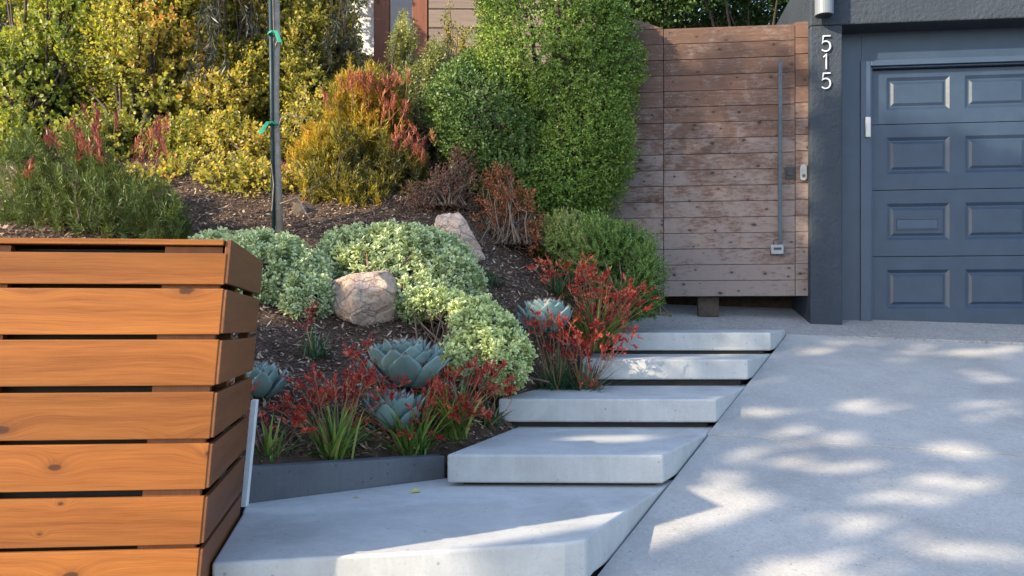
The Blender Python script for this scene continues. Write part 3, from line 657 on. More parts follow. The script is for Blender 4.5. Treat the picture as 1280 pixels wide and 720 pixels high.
# ------------------------------------------------------------------ boulders
def boulder(spec, label, seed, cat='boulder', grp=None, m=None, tilt=0):
    c, r = lobes([spec]); c, r = c[0], r[0]; bm = bmesh.new(); bmesh.ops.create_icosphere(bm, subdivisions=5, radius=1)
    v = np.array([x.co for x in bm.verts]); g = np.random.default_rng(seed)
    for k in range(34):                                  # chip flat facets off
        nrm = g.normal(size=3); nrm /= np.linalg.norm(nrm); d = .60+.30*g.random(); q = v@nrm; v = np.where((q > d)[:,None], v-nrm*((q-d)*.97)[:,None], v)
    v *= 1.14*(1+.05*fbm(v, 3.0, seed)+.035*fbm(v, 11, seed+1)+.018*fbm(v, 30, seed+2))[:,None]
    v[:,0] += tilt*v[:,2]
    v = v*r
    for x, q in zip(bm.verts, v): x.co = q
    me = bpy.data.meshes.new('boulder'); bm.to_mesh(me); bm.free(); me.polygons.foreach_set('use_smooth', [True]*len(me.polygons))
    o = link('boulder', me, m or M['rock']); o.location = tuple(c); return tag(o, label, cat, grp)
boulder((455,374,5.95,53,48,.27), 'large rounded brown boulder between two pale green mounds', 4)
boulder((576,306,7.05,30,38,.16), 'upright grey brown boulder behind the middle pale green mound', 9, tilt=-.35)
boulder((382,268,7.7,20,15,.12), 'dark small stone on the sunlit mulch right of the staked tree', 14, m=M['darktwig'])

# ------------------------------------------------------------------ shrubs
def ground_at(px, py, D): p = P(px, py, D); return np.array((p[0], p[1], float(hill(p[0], p[1]))))
def shrub(name, label, cat, spec, base, n, m, leaf, slen, nl, up=.35, group=None, shape='quad', jit=.3, shell=.35, lump=.12, lscale=5, front=.35,
          seed=1, ang=(65,35), stem='darktwig', ns=60, r0=.014, floor=True, rand=.45, rshift=None, spread=.12):
    b = ground_at(*base); o = thing(name, b, label, cat, group)
    p, nr = lobe_points(spec, n, shell, lump, lscale, front, seed, hill if floor else None)
    d = nz(nr+UP*up+rv(n)*rand); B_, D_, N_, ti = spray(p, d, slen, nl, ang[0], ang[1], jit)
    k = len(B_); rnd = np.clip(rng.random(n)[ti]*.45+rng.random(k)*.55+.22*fbm(B_, 3.2, seed+70), 0, 1)
    if rshift is not None: rnd = np.clip(rnd+rshift(B_), 0, 1)
    leaves('foliage', B_, D_, N_, leaf[0]*(.7+.6*rng.random(k)), leaf[1]*(.7+.6*rng.random(k)), m, o, shape, rnd)
    branches('stems', b, p-d*(slen*.5), M[stem], o, r0, .003, ns, spread=spread)
    return o
GRP = 'tall shrubs on the sunny slope'
shrub('shrub', 'tall round leaved green shrub at the far left edge', 'shrub', [(35,110,9.3,110,130,.6),(-90,120,9.6,100,150,.6),(60,-40,9.7,120,90,.7),(10,225,8.6,85,85,.45)], (30,270,8.9), 6600, L['round'], (.042,.034), .13, 8, group=GRP, shape='round', seed=2, r0=.03, lump=.36, lscale=3.5, shell=.8)
shrub('shrub', 'tall olive green shrub behind the red tipped needle bush', 'shrub', [(185,95,9.1,95,120,.6),(200,-50,9.4,110,80,.7),(130,190,8.7,70,70,.5),(215,195,8.8,60,52,.4),(180,250,8.0,60,42,.35),(232,225,8.3,34,34,.3)], (180,240,8.9), 7600, L['olive'], (.040,.030), .13, 8, group=GRP, shape='round', seed=3, r0=.025, lump=.40, lscale=3.5, shell=.9)
shrub('shrub', 'golden yellow leaved shrub left of the staked tree', 'shrub', [(285,120,9.2,85,105,.6),(290,0,9.5,95,90,.6),(305,205,8.8,80,65,.45),(305,240,8.1,60,44,.32),(375,245,8.2,34,36,.28)], (285,250,9.0), 6800, L['gold'], (.038,.028), .13, 8, group=GRP, shape='round', seed=4, r0=.022, lump=.42, lscale=4, shell=.9)
shrub('shrub', 'golden olive shrub right of the staked tree trunk', 'shrub', [(388,120,9.3,62,110,.5),(395,5,9.7,55,80,.5),(385,200,8.9,52,60,.4),(430,60,9.6,28,60,.3)], (390,240,9.0), 5200, L['gold'], (.038,.027), .13, 8, group=GRP, shape='round', seed=5, r0=.02, lump=.40, shell=.85, rshift=lambda p: -.08)
shrub('shrub', 'slender sage green shrub in front of the brown house siding', 'shrub', [(515,150,9.0,40,80,.35),(505,60,9.4,26,60,.3),(545,90,9.2,30,55,.3),(565,150,8.8,30,60,.3)], (520,220,8.9), 2100, L['sage'], (.028,.019), .14, 10, up=1.0, group=GRP, seed=6, shell=.7, lump=.25)
shrub('shrub', 'thin upright yellowish shoots against the brown house siding', 'shrub', [(578,62,9.6,16,42,.2),(560,40,9.7,10,40,.15)], (575,200,9.2), 130, L['gold'], (.030,.020), .16, 9, up=1.4, group=GRP, seed=7, shell=.9, ns=24, r0=.008, floor=False)
shrub('hedge_shrub', 'dense shrub left of the tall light green hedge, leaf colour darkened for shade', 'shrub', [(625,160,8.4,78,100,.5),(592,125,8.6,52,72,.4),(650,225,8.2,66,52,.4)], (625,270,8.4), 4200, L['shadedhedge'], (.030,.020), .10, 9, seed=8, r0=.02, lump=.16)
shrub('hedge_shrub', 'tall dense mid green hedge against the wooden gate', 'hedge', [(705,90,8.25,98,170,.42),(690,-60,8.4,95,90,.42),(735,190,8.1,66,84,.38),(660,60,8.3,65,120,.4),(650,-20,8.4,70,80,.4),(700,235,8.05,60,52,.34)], (715,290,8.1), 12000, L['hedge'], (.026,.017), .12, 10, up=.10, seed=9, r0=.03, lump=.13, lscale=7, shell=.45, jit=.4, rand=.65, rshift=lambda p: .16*np.clip((p[:,2]-3.2)/1.2, -.6, 1))  # leaf colour lightened towards the top, painting in the stronger light there
# variegated mounds
GP = 'pale variegated mound shrubs in the bed'
shrub('mound_shrub', 'pale green variegated mound behind the orange box corner', 'shrub', [(325,352,6.1,88,62,.42),(385,375,5.9,34,38,.3),(285,330,6.3,60,42,.4)], (330,400,6.1), 1250, L['pitto'], (.040,.019), .055, 11, up=.7, group=GP, shape='ob', jit=.22, shell=.22, lump=.08, lscale=9, seed=10, stem='twig', ns=50, r0=.008, spread=.2, ang=(75,30), front=.6)
shrub('mound_shrub', 'pale green variegated mound behind the big boulder, top in sun', 'shrub', [(500,335,6.5,92,56,.42),(445,325,6.6,46,40,.35),(560,360,6.3,46,46,.35),(520,375,6.1,40,30,.25)], (505,395,6.4), 1450, L['pitto'], (.040,.019), .055, 11, up=.7, group=GP, shape='ob', jit=.22, shell=.22, lump=.10, lscale=8, seed=11, stem='twig', ns=60, r0=.009, spread=.2, ang=(75,30), front=.6, rshift=lambda p: .12)
shrub('mound_shrub', 'yellowish variegated mound right of the big blue agave', 'shrub', [(608,428,5.65,46,50,.26),(628,450,5.5,32,36,.2),(575,447,5.5,30,28,.2),(592,392,5.8,34,24,.2),(545,380,5.95,44,20,.2)], (590,470,5.6), 1150, L['pitto2'], (.036,.017), .05, 12, up=.6, group=GP, shape='ob', jit=.25, shell=.3, lump=.2, lscale=10, seed=12, stem='twig', ns=110, r0=.007, spread=.2, ang=(78,30), front=.6)
# red-brown shrubs, juniper
GR = 'twiggy red brown shrubs on the slope'
shrub('red_shrub', 'twiggy dull maroon shrub right of the golden needle bush', 'shrub', [(560,238,7.9,48,46,.3),(575,205,8.0,26,26,.2),(525,250,7.8,28,28,.2)], (555,275,7.8), 420, L['maroon'], (.030,.012), .07, 9, up=.6, group=GR, seed=13, shell=.8, stem='twig', ns=130, r0=.006, lump=.4)
shrub('red_shrub', 'twiggy rusty red shrub behind the upright boulder', 'shrub', [(640,262,7.5,46,48,.28),(625,225,7.6,28,28,.2),(665,290,7.4,30,30,.2)], (640,310,7.4), 520, L['redbrown'], (.032,.013), .07, 9, up=.6, group=GR, seed=14, shell=.8, stem='twig', ns=140, r0=.006, lump=.4)
jn = shrub('juniper', 'bright green feathery low juniper in front of the gate', 'juniper', [(715,300,7.5,52,38,.35),(765,312,7.35,62,44,.32),(800,345,7.2,32,56,.26),(778,372,7.15,42,32,.24)], (760,385,7.4), 1900, L['juniper'], (.030,.009), .19, 36, up=.45, jit=.14, ang=(50,30), seed=15, shell=.5, stem='twig', ns=120, r0=.008, lump=.28, lscale=8, spread=.25)

# needle bushes with red tips
def needle_bush(label, spec, base, n, m, nl, tips, seed, slen=.22, leaf=(.05,.005), up=1.1, ns=70, bm_=('bract'), nb=20, dark=0., group='needle leaved bushes with red tips'):
    b = ground_at(*base); o = thing('needle_bush', b, label, 'shrub', group)
    p, nr = lobe_points(spec, n, .85, .38, 4.5, .5, seed, hill)
    d = nz(nr*.6+UP*up+rv(n)*.75); B_, D_, N_, ti = spray(p, d, slen*(.7+.6*rng.random(n)), nl, 58, 28, .3); k = len(B_)
    rnd = np.clip(rng.random(n)[ti]*.45+rng.random(k)*.4+.1+.42*fbm(B_, 6, seed), 0, 1)
    leaves('foliage', B_, D_, N_, leaf[0]*(.7+.6*rng.random(k)), leaf[1], m, o, 'quad', rnd)
    branches('stems', b, p-d*slen, M['darktwig'], o, .009, .003, ns, spread=.15)
    for (px,py,D,sx,sy,c) in tips:                       # every red tipped tuft is a part with its stems
        D -= .25; c = int(c*1.1)
        tp = np.array([P(px+rng.normal()*sx, py+rng.normal()*sy, D+rng.normal()*.06) for _ in range(c)])
        d = nz(UP*1.2+rv(len(tp))*.5); B_, D_, N_, ti = spray(tp, d, .11, nb, 52, 14, .15); k = len(B_)
        rnd = np.clip(dark+rng.random(len(tp))[ti]*.6+rng.random(k)*.35, 0, 1)
        q = leaves('tip_foliage', B_, D_, N_, .060*(.7+.6*rng.random(k)), .012, L['bract'], o, 'quad', rnd)
        mb = MB()
        for e in tp:
            s_ = b*.25+e*.75+np.array((rng.normal()*.04,.12+rng.normal()*.05,0)); mb.tube([s_-b, (s_+e)/2-b+rng.normal(size=3)*.012, e-b], [.003,.003,.002], 4, cap=False)
        mb.build('tip_stem', M['redtwig'], q)
    return o
needle_bush('green needle bush with dark red tips just above the box', [(120,255,7.0,105,60,.4),(60,225,7.2,60,70,.35),(190,265,6.9,55,45,.3),(110,195,7.2,40,45,.3)], (120,300,7.0), 820, L['needle'], 60,
            [(100,160,7.0,9,16,9),(120,158,7.0,7,14,8),(182,172,7.0,6,7,6),(197,178,7.0,5,6,5),(60,170,7.1,5,8,3),(38,205,7.1,6,5,4),(203,155,7.2,4,8,3)], 21, leaf=(.065,.006), dark=-.2)
needle_bush('golden needle bush with pink and orange tips right of the staked tree', [(450,200,8.3,68,75,.4),(425,248,8.0,66,48,.32),(500,215,8.2,46,50,.3),(465,130,8.4,58,48,.3),(400,205,8.4,40,50,.3)], (450,285,8.1), 1150, L['ynneedle'], 52,
            [(440,98,8.3,10,5,8),(462,95,8.3,7,5,6),(500,132,8.3,10,8,10),(480,108,8.4,10,8,8),(520,172,8.2,10,6,9),(535,185,8.2,8,5,6),(505,165,8.2,6,5,4),(415,115,8.4,8,8,4),(500,95,8.4,10,6,4)], 22, leaf=(.058,.011), dark=.1)
# drooping narrow-leaved branches from the top
def droop(label, pts, seed, base, n=26):
    g = np.random.default_rng(seed); b = ground_at(*base); o = thing('drooping_tree', b, label, 'tree', 'drooping narrow leaved trees')
    mb = MB(); top = P(pts[0][0], -60, pts[0][2])+np.array((0,.3,.3)); mb.tube([np.zeros(3), (top-b)*.5+np.array((.08,.1,0)), top-b], [.020,.016,.010], 8)
    tips, dirs = [], []
    for (px,py,D,c) in pts:
        for _ in range(c):
            e = P(px+g.normal()*14, py+g.normal()*16, D+g.normal()*.1); s_ = top+g.normal(size=3)*.12
            mid = (s_+e)/2+np.array((g.normal()*.06, 0, .22)); q = [(1-t)**2*s_+2*t*(1-t)*mid+t*t*e for t in np.linspace(0,1,6)]
            mb.tube([x-b for x in q], np.linspace(.004,.0015,6), 4, cap=False); dv = q[-1]-q[-2]; tips.append(e); dirs.append(dv/np.linalg.norm(dv)+np.array((0,0,-.5)))
    mb.build('trunk', M['darktwig'], o, smooth=True)
    B_, D_, N_, ti = spray(np.array(tips), np.array(dirs), .20, n, 60, 35, .45); k = len(B_); D_ = nz(D_+np.array((0,0,-.25)))
    leaves('crown', B_, D_, N_, .10*(.7+.6*rng.random(k)), .014, L['dusk'], o, 'quad'); return o
droop('dark drooping narrow leaved tree in front of the golden shrub', [(262,25,8.0,9),(255,85,8.0,9),(315,20,8.1,6)], 31, (262,215,9.6))
droop('grey drooping narrow leaved tree against the white house wall', [(425,40,9.0,7),(412,75,9.0,6),(440,70,9.1,5)], 32, (405,235,9.2))

# ------------------------------------------------------------------ agaves
def agave(label, px, py, D, R_, seed, n=34, lw=.64, tilt=(0,0)):
    b = P(px, py, D); b[2] = max(b[2], float(hill(b[0], b[1])))-.02; g = np.random.default_rng(seed)
    V, Fc, r_, rim = [], [], [], []; nu, nv = 11, 7; cnt = 0
    for i in range(n):
        f = i/(n-1); az = i*2.39996+g.normal()*.08; elev = R(88-62*f**1.1+g.normal()*4); Ln = R_*(.52+.50*min(1, f*1.2))*(.93+.14*g.random()); Wd_ = Ln*lw*(.95+.15*g.random())
        out = np.array((math.cos(az), math.sin(az), 0)); side = np.array((-math.sin(az), math.cos(az), 0))
        base = out*R_*(.05+.22*f)+UP*R_*(.52*(1-f)**.8+.05)
        rr = g.random()
        for a in range(nu):
            t = a/(nu-1); e = elev+R(52)*t*(.35+.65*f)-R(8)          # leaves curve inward and up
            if a == 0: pos = base.copy()
            else: pos = pos+(out*math.cos(e)+UP*math.sin(e))*Ln/(nu-1)
            nor = -out*math.sin(e)+UP*math.cos(e)
            wp = (.50+.50*math.sin(min(1, t/.62)*math.pi/2))*(1 if t < .62 else max(0, 1-((t-.62)/.385)**1.7))*Wd_/2
            if t >= .999: wp = .004
            for c_ in range(nv):
                s_ = (c_/(nv-1)-.5)*2; V.append(pos+side*s_*wp+nor*(.22*wp*s_*s_)+ (nor*-.012+UP*.014 if a == nu-1 else 0)); r_.append(rr); rim.append(1.0 if a == nu-1 else t*.88)
        for a in range(nu-1):
            for c_ in range(nv-1):
                q = cnt+a*nv+c_; Fc.append((q,q+1,q+nv+1,q+nv))
        cnt += nu*nv
    V = np.array(V); V[:,0] += V[:,2]*tilt[0]; V[:,1] += V[:,2]*tilt[1]
    o = npmesh('agave', V, np.array(Fc), M['agave'], smooth=True, rnd=np.array(r_), rim=np.array(rim)); o.location = tuple(b)
    sm = o.modifiers.new('solid', 'SOLIDIFY'); sm.thickness = .006; sm.offset = -1
    return tag(o, label, 'agave', 'blue agaves in the bed')
agave('largest blue grey agave rosette, below the big boulder', 508, 494, 5.05, .262, 1, 62, tilt=(0,-.12))
agave('dark blue agave low behind the front red flowers', 490, 566, 4.74, .205, 2, 40, .6)
agave('blue agave half hidden behind the orange box', 322, 505, 4.65, .18, 3, 36, .6)
agave('small blue agave left of the upper red flowers', 682, 416, 6.2, .22, 4, 44)

# ------------------------------------------------------------------ kangaroo paws and tufts
def blades(o, b, n, Ln, W, spread, m, name='leaves', seg=5, droop=.9, seed=1, rlo=0.):
    g = np.random.default_rng(seed); az = g.random(n)*6.283; lean = np.radians(6+spread*g.random(n)**.7); l = Ln*(.55+.55*g.random(n)); w_ = W*(.7+.6*g.random(n))
    out = np.stack([np.cos(az), np.sin(az), 0*az], 1); side = np.stack([-np.sin(az), np.cos(az), 0*az], 1)
    pos = np.stack([g.normal(size=n)*.03, g.normal(size=n)*.03, -.01*np.ones(n)], 1); V = []
    for a in range(seg+1):
        t = a/seg; e = lean+droop*t*t*lean
        if a: pos = pos+(out*np.sin(e)[:,None]+UP*np.cos(e)[:,None])*(l/seg)[:,None]
        wp = w_*(.75+.25*math.sin(t*3))*(1-t**3)*.5+.0004
        V.append(pos-side*wp[:,None]); V.append(pos+side*wp[:,None])
    V = np.stack(V, 1).reshape(-1,3); k = 2*(seg+1); i0 = np.arange(n)[:,None]*k
    Fc = np.concatenate([i0+np.array([[2*a,2*a+1,2*a+3,2*a+2]]) for a in range(seg)])
    return npmesh(name, V, Fc, m, o, rnd=np.repeat(np.clip(rlo+g.random(n),0,1), k), rim=np.zeros(n*k))
def paw(label, px, py, D, fl, seed, nleaf=34, Ln=.30, ms='strap', dead=.0, per=16, W=.015):
    """fl: list of (px, py, depth, spread px x, spread px y, count) flower heads"""
    b = P(px, py, D); b[2] = float(hill(b[0], b[1])) if D > 4.75 else b[2]; o = thing('kangaroo_paw', b, label, 'flower plant', 'red kangaroo paw plants')
    blades(o, b, int(nleaf*2.1), Ln*1.15, W, 48, L[ms], seed=seed); g = np.random.default_rng(seed+50)
    for (fx,fy,fd,sx,sy,c) in fl:
        for _ in range(max(2, round(c*.85))):
            mb = MB(); B_, D_, N_, T_ = [], [], [], []
            e = P(fx+g.normal()*sx, fy+g.normal()*sy, fd+g.normal()*.06)-b; r0 = np.array((g.normal()*.03, g.normal()*.03, 0))
            mid = (r0+e)/2+np.array((g.normal()*.03, g.normal()*.03, .04)); q = [(1-t)**2*r0+2*t*(1-t)*mid+t*t*e for t in np.linspace(0,1,6)]
            mb.tube(q, np.linspace(.0030,.0016,6), 4, cap=False); dv = q[-1]-q[-2]; dv = dv/np.linalg.norm(dv)
            for _k in range(3):                          # each stem forks into short combs of flowers
                f = dv+g.normal(size=3)*.65; f /= np.linalg.norm(f); ln_ = .045+.04*g.random(); mb.tube([e, e+f*ln_], [.002,.0013], 3, cap=False); tone = g.random()*.55
                for j in range(per):
                    t = .25+.75*j/(per-1); B_.append(e+f*ln_*t); D_.append(f*.7+UP*.35+g.normal(size=3)*.42); N_.append(g.normal(size=3)); T_.append(tone)
            st_ = mb.build('flower_stem', M['redtwig'], o); k = len(B_)
            V, Fc, r_, rim = leaf_arrays(np.array(B_), np.array(D_), np.array(N_), .026*(.6+.7*g.random(k)), .0078*(.7+.6*g.random(k)), 'round', np.clip(np.array(T_)+g.random(k)*.5+dead, 0, 1))
            npmesh('bloom', V, Fc, L['flower'], st_, rnd=r_, rim=rim)
    return o
paw('red flowered strap leaf plant nearest the steel post', 337, 581, 4.25, [(330,500,4.3,12,16,5),(372,538,4.2,10,8,5),(322,535,4.3,8,10,4)], 101, 26, .24)
paw('red flowered strap leaf plant left in the front row', 418, 578, 4.45, [(385,480,4.6,14,10,8),(368,512,4.5,14,10,8),(412,505,4.5,14,10,9),(442,475,4.6,8,14,7)], 102, 44, .34)
paw('red flowered strap leaf plant in front of the low agave', 515, 573, 4.68, [(455,465,4.7,8,14,8),(440,520,4.6,14,14,8),(480,505,4.7,16,16,9),(520,525,4.6,14,14,8),(535,490,4.8,14,12,9)], 103, 60, .36)
paw('red flowered strap leaf plant with long pale arching leaves', 568, 556, 4.9, [(545,480,5.0,16,12,11),(575,490,4.9,18,14,13),(590,515,4.8,14,10,11),(600,475,5.0,14,10,8),(560,515,4.8,14,10,8)], 104, 40, .34)
paw('small red flowered strap leaf plant touching the middle step', 608, 538, 5.15, [(628,495,5.1,4,8,4),(610,485,5.2,8,8,5)], 105, 26, .20, 'darkstrap')
paw('red flowered plant below the small upper agave', 695, 440, 6.0, [(668,408,6.0,6,8,4),(700,425,5.9,14,12,8),(692,402,6.0,8,10,6)], 106, 50, .28, 'darkstrap')
paw('red flowered plant left of the narrow upper step', 728, 468, 6.0, [(720,440,5.9,16,14,12),(750,440,5.95,14,10,9),(725,465,5.9,12,8,4),(770,430,6.1,10,8,7)], 107, 60, .32, 'darkstrap')
paw('largest red flowered plant in front of the juniper', 745, 425, 6.6, [(745,360,6.6,18,12,20),(775,375,6.6,16,12,18),(765,400,6.5,22,12,20),(720,385,6.6,16,12,14),(795,380,6.7,9,8,9),(730,410,6.4,16,10,12)], 108, 80, .44, 'strap', .04)
paw('orange red flowered plant left of the juniper', 700, 368, 7.0, [(690,345,7.0,10,10,8),(715,350,6.9,14,10,12),(674,335,7.0,6,8,4),(738,350,6.9,10,10,8)], 109, 34, .28, 'darkstrap', .18)
b = ground_at(392, 445, 5.3); tf = thing('strap_leaf_tuft', b, 'dark green grassy tuft with one red bloom left of the big agave', 'tuft', 'small dark grassy tufts')
blades(tf, b, 60, .22, .010, 62, L['darkstrap'], seed=201)
mb = MB(); e = P(388,385,5.3)-b; e1 = P(384,412,5.3)-b; mb.tube([(0,0,0), e1, e], [.004,.0035,.0025], 5); mb.build('flower_stem', M['redtwig'], tf)
nf = 60; tt = rng.random((nf,1)); fb = b+e1*(1-tt)+e*tt+rng.normal(size=(nf,3))*.014+np.array((.02,0,.03))*tt
leaves('bloom', fb, nz(rv(nf)+UP*.6), rv(nf), .034, .010, L['flower'], tf, 'round', rng.random(nf)*.4)
b = ground_at(612, 357, 6.7); tf = thing('strap_leaf_tuft', b, 'dark green grassy tuft on the mulch right of the upright boulder', 'tuft', 'small dark grassy tufts')
blades(tf, b, 44, .17, .012, 58, L['darkstrap'], seed=202)

# ------------------------------------------------------------------ staked young tree
b = ground_at(347, 291, 7.2); tr = thing('young_tree', b, 'slim young tree with grey trunk tied to a stake', 'tree')
pt = [P(349,296,7.2),P(346,200,7.2),P(344,120,7.2),P(346,40,7.2),P(344,-40,7.2),P(345,-170,7.2),P(343,-300,7.25)]
mb = MB(); mb.tube([p-b for p in pt], [.036,.033,.030,.028,.027,.022,.012], 10)
for q in ([(350,255),(368,248),(394,233)],[(372,247),(380,262),(388,275)],[(345,165),(352,148),(362,142),(385,150)],[(343,60),(352,40)],[(345,290),(340,262),(342,230),(339,205)],[(344,-100),(300,-160),(270,-230)],[(344,-120),(400,-190),(430,-250)],[(344,-200),(360,-280),(380,-340)]):
    mb.tube([P(x,y,7.17-.02*i)-b for i,(x,y) in enumerate(q)], np.linspace(.0075,.003,len(q)), 5, cap=False)
mb.build('trunk', M['bark'], tr, smooth=True)
p, nr = lobe_points([(345,-270,7.2,110,110,.6)], 260, .9, .2, 4, 1, 41); B_, D_, N_, ti = spray(p, nz(nr+rv(260)*.5), .12, 8)
leaves('crown', B_, D_, N_, .05, .026, L['olive'], tr)
st = thing('tree_stake', P(339,292,7.16), 'dark teal stake tied beside the young tree trunk', 'stake'); b = np.array(st.location)
mb = MB(); mb.tube([P(342,298,7.16)-b, P(337.5,-60,7.16)-b], .016, 8); mb.build('pole', M['stake'], st, smooth=True)
def tie(px, py, sgn, dz):
    c = P(px, py, 7.15)-b; mb = MB(); mb.tube([c+np.array((.035*math.cos(t), .045*math.sin(t)+.01, .006*math.sin(3*t))) for t in np.linspace(0, 6.283, 13)], .011, 6)
    a = c+np.array((sgn*.03,-.04,0)); mb.add([a+np.array(v) for v in ((-.012,0,.012),(.02,0,.012),(sgn*.05+.012,-.012,-.09),(sgn*.05-.03,-.010,-.085),(-.012,.006,.012),(.02,.006,.012),(sgn*.05+.012,-.006,-.09),(sgn*.05-.03,-.004,-.085))], [(0,1,2,3),(4,7,6,5),(0,4,5,1),(1,5,6,2),(2,6,7,3),(3,7,4,0)])
    mb.build('tie', M['tie'], st)
tie(341, 42, 1, 0); tie(341, 155, -1, 0)

# ------------------------------------------------------------------ trees behind
def back_tree(label, spec, base_xy, n, m, seed, leaf=(.05,.03), z0=EYE+.1, grp='trees and hedges behind the garden'):
    b = np.array((base_xy[0], base_xy[1], z0)); o = thing('tree', b, label, 'tree', grp)
    p, nr = lobe_points(spec, n, .4, .2, 3, .4, seed); d = nz(nr+UP*.2+rv(n)*.5); B_, D_, N_, ti = spray(p, d, .16, 9, 65, 35, .3); k = len(B_)
    leaves('crown', B_, D_, N_, leaf[0]*(.7+.6*rng.random(k)), leaf[1]*(.7+.6*rng.random(k)), m, o, 'quad', np.clip(rng.random(n)[ti]*.5+rng.random(k)*.5, 0, 1))
    c, r = lobes(spec); top = c.mean(0); mb = MB(); mb.tube([(0,0,-1), (top-b)*.5+np.array((.1,0,0)), top-b], [.12,.09,.05], 8)
    for i in rng.choice(n, 40, replace=False): mb.tube([(top-b)*(.4+.4*rng.random()), p[i]-b], [.03,.006], 4, cap=False)
    mb.build('trunk', M['darktwig'], o, smooth=True); return o
back_tree('dark green leafy tree rising behind the wooden gate', [(860,-20,10.6,75,60,.8),(960,-25,10.8,90,62,.8),(1040,-60,11,90,60,.8),(900,10,11.4,120,40,.5),(1010,5,11.4,60,40,.5),(820,10,11.2,60,50,.5)], (3.0,10.8), 8000, L['conifer'], 51, (.045,.028))
back_tree('dark green tree behind the far left shrubs', [(60,-60,11.2,150,120,.8),(200,20,11.0,120,110,.7)], (-4.6,11.0), 2600, L['conifer'], 52, (.06,.04), EYE+3)
back_tree('olive tree behind the golden shrubs', [(330,20,11.0,110,110,.6),(400,-60,11.4,60,80,.5)], (-3.0,11.0), 2200, L['olive'], 53, (.06,.04), EYE+3)

# ------------------------------------------------------------------ mulch chips, fallen leaves
n = 85000
cx = rng.uniform(-4.6, 1.4, n); cy = rng.uniform(4.05, 8.9, n)
ok = ~np.any([in_poly(cx, cy, p) for p in POLYS], 0) & (cx < edge_x(cy)-.05) & ~((cy > 7.5) & (cx > .9)) & (cy > 4.12+(cx+1.2)*.68+.09)
cx, cy = cx[ok], cy[ok]; n = len(cx); e = .02
z = hill(cx, cy); q = np.stack([cx,cy,0*cx],1); z = z+fbm(q,7,3)*.018+fbm(q,22,4)*.008+.004+rng.random(n)*.012
gxn = (hill(cx+e,cy)-hill(cx-e,cy))/(2*e); gyn = (hill(cx,cy+e)-hill(cx,cy-e))/(2*e)
nr = nz(np.stack([-gxn,-gyn,np.ones(n)],1)+rng.normal(size=(n,3))*.35); d = rv(n); d = nz(d-nr*np.sum(d*nr,1,keepdims=True))
o = leaves('mulch_chips', np.stack([cx,cy,z],1), d, nr, np.where(rng.random(n) < .025, .05+.04*rng.random(n), .014+.060*rng.random(n)**2.5), np.where(rng.random(n) < .05, .02+.012*rng.random(n), .005+.014*rng.random(n)), L['chip'], None, 'quad')
tag(o, 'brown wood mulch chips scattered over the planting bed', 'mulch', kind='stuff')
def fallen(px, py, zz, lab, Ln, seed):
    D = (EYE-zz)*F/(py-HZ) ; p = P(px,py,D)+np.array((0,0,.006)); g = np.random.default_rng(seed); az_ = g.random()*6.28
    o = leaves('fallen_leaf', p[None], np.array([(math.cos(az_),math.sin(az_),.12)]), np.array([(0.1,-.3,1.)]), Ln, Ln*.6, L['fallen'], None, 'ob'); return tag(o, lab, 'leaf', 'fallen leaves')
fallen(511, 618, EYE-.797, 'larger yellow fallen leaf on the lowest step by the edging', .065, 3)
fallen(441, 623, EYE-.797, 'tiny yellow fallen leaf on the lowest step near the edging middle', .03, 4)

# ------------------------------------------------------------------ tree added out of frame to the left, crown shaped to cast the scene's shade
s = SUN; pu = nz(np.cross(s, UP)); pw = np.cross(pu, s)                 # plane facing the sun
def uv(p): p = np.asarray(p, float); return p@pu, p@pw
CEN = np.array((1.0,5.5,EYE-.2))+s*10.5
cu, cw = uv(CEN)
def shade_tree(label, lob, n, seed, trunk):
    g = np.random.default_rng(seed); pts = []
    for (u,w_,ru,rw,rd) in lob:
        k = int(n*ru*rw/sum(l[2]*l[3] for l in lob)); v = nz(g.normal(size=(k,3)))*(g.random((k,1))**.4)
        pts.append(CEN+pu*((u-cu)+v[:,:1]*ru)+pw*((w_-cw)+v[:,1:2]*rw)+s*(v[:,2:]*rd))
    p = np.concatenate(pts); a, b_ = uv(p)
    keep = hole(a, b_) < .5; p = p[keep]; k = len(p)
    o = thing('shade_tree', trunk, label, 'tree', 'added trees that shade the driveway')
    dv = rv(k); leaves('crown', p-dv*.055, dv, nz(s[None]+rv(k)*.8), .11*(.7+.6*g.random(k)), .07, L['shade'], o, 'quad')
    b = np.array(trunk, float); mb = MB(); c = p.mean(0); mb.tube([np.zeros(3),(c-b)*.5,(c-b)], [.14,.11,.06], 8)
    for i in [j for j in g.choice(k, 90, replace=False) if uv(p[j])[0] > 4.0]: mb.tube([(c-b)*(.5+.4*g.random()), p[i]-b], [.03,.008], 4, cap=False)
    mb.build('trunk', M['bark'], o, smooth=True)
LIT = []                                                               # gaps cut in the crown to let sun through, as seen from the sun
def lit(p, ru, rw): a, b_ = uv(p); LIT.append((float(a), float(b_), ru, rw))
bc = lambda x, z: np.array((x, 2.85+.092*(x+.92), EYE+z))
for x in np.arange(-2.4,-1.02,.16):
    for z_ in np.arange(-1.1,.4,.2): lit(bc(x, z_), .20, .26)
def hole(a, b_):
    h = np.zeros(len(a)); q = np.stack([a*1.0, b_*1.7, 0*a], 1)
    nse = fbm(q, 4.6, 77)
    h = np.where((nse > .66) & (b_ < 4.6), 1, h)
    for (x,y,ru,rw) in LIT: h = np.where(((a-x)/ru)**2+((b_-y)/rw)**2 < 1, 1, h)
    return h
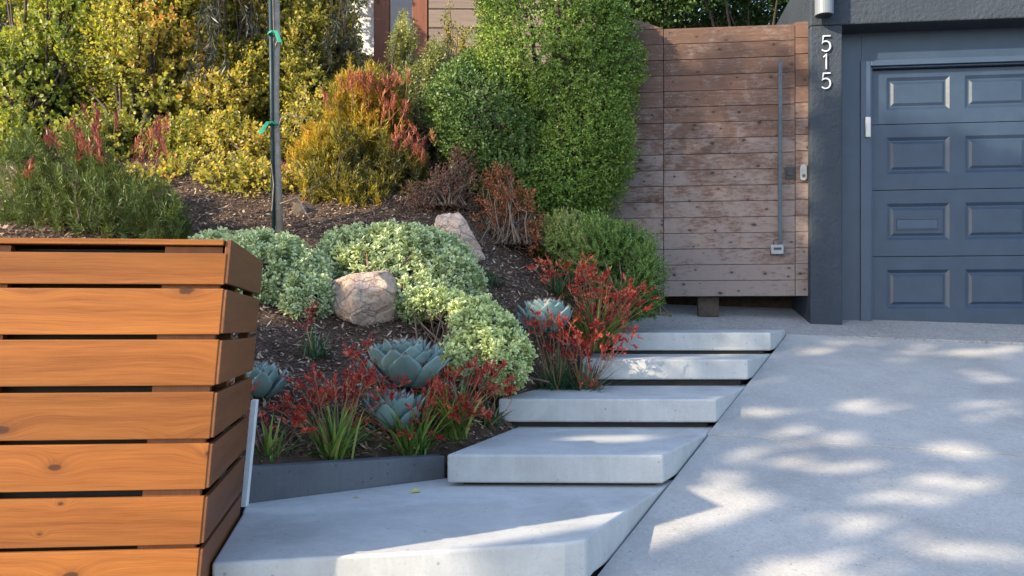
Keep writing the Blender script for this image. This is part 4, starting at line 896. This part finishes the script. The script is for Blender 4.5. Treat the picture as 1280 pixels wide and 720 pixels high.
def uvp(*p): a, b_ = uv(P(*p)); return float(a), float(b_)
CANOPY = True
for y_ in (60,120,180,230,280): lit(P(1004,y_,8.15), .10, .16)
[lit(P(px, 8, 8.0), .3, .22) for px in range(1050, 1300, 25)]
lit(P(495,300,6.3), .16, .14); lit(P(1033,40,8.05), .10, .35); lit(P(1033,85,8.05), .07, .2)
gg = np.random.default_rng(8)  # driveway sun dapples, each a cluster of gaps cut in the crown
for (px,py,wx) in [(1010,441,60),(1085,427,70),(1155,441,55),(1225,469,25),(1000,479,45),(1075,509,40),(1255,510,40),(1025,547,45),(960,573,70),(1050,580,45),(880,640,80),(1065,651,50),
                   (1125,622,50),(1175,690,60),(1010,702,60),(1230,688,40),(935,472,25),(1240,440,40),(905,600,30),(1190,600,35)]:
    u_ = (px-640)/F; D = 1.80/((py-HZ)/F+.2344-.0206*u_)
    for k in range(8):
        q = np.array((u_*D+gg.normal()*wx/F*D*.55, D+gg.normal()*.08, 0)); q[2] = drive_z(q[0], q[1]); lit(q, (.35+.5*gg.random())*wx/F*D*.22+.02, .04+.045*gg.random())
for (px,py,zz,wx) in [(735,548,-.61,70),(780,630,-.80,60),(700,490,-.42,80),(730,640,-.80,60),(900,416,-.02,50)]:
    D = -zz*F/(py-HZ)
    for k in range(3):
        q = np.array(((px-640)/F*D+gg.normal()*wx/F*D*.4, D+gg.normal()*.04, EYE+zz)); lit(q, (.4+.5*gg.random())*wx/F*D*.28+.045, .075+.02*gg.random())
shade_tree('large tree added out of frame, crown shaped to shade the steps and driveway', [(3.6,3.9,2.6,2.7,1.2),(5.4,4.7,1.35,2.3,1.0),(5.3,2.9,1.7,1.5,1.0),(1.8,3.0,1.7,2.1,1.0),(6.55,3.9,.5,1.6,.8),(6.8,2.5,.5,.6,.6),(3.4,1.5,1.3,.9,.7),(1.9,2.0,.9,.9,.6),(1.3,2.3,.9,.9,.6),(4.6,5.7,1.2,1.2,.8),(4.5,5.5,1.2,1.3,.8)], 86000, 61, (-6.9,1.0,.6))
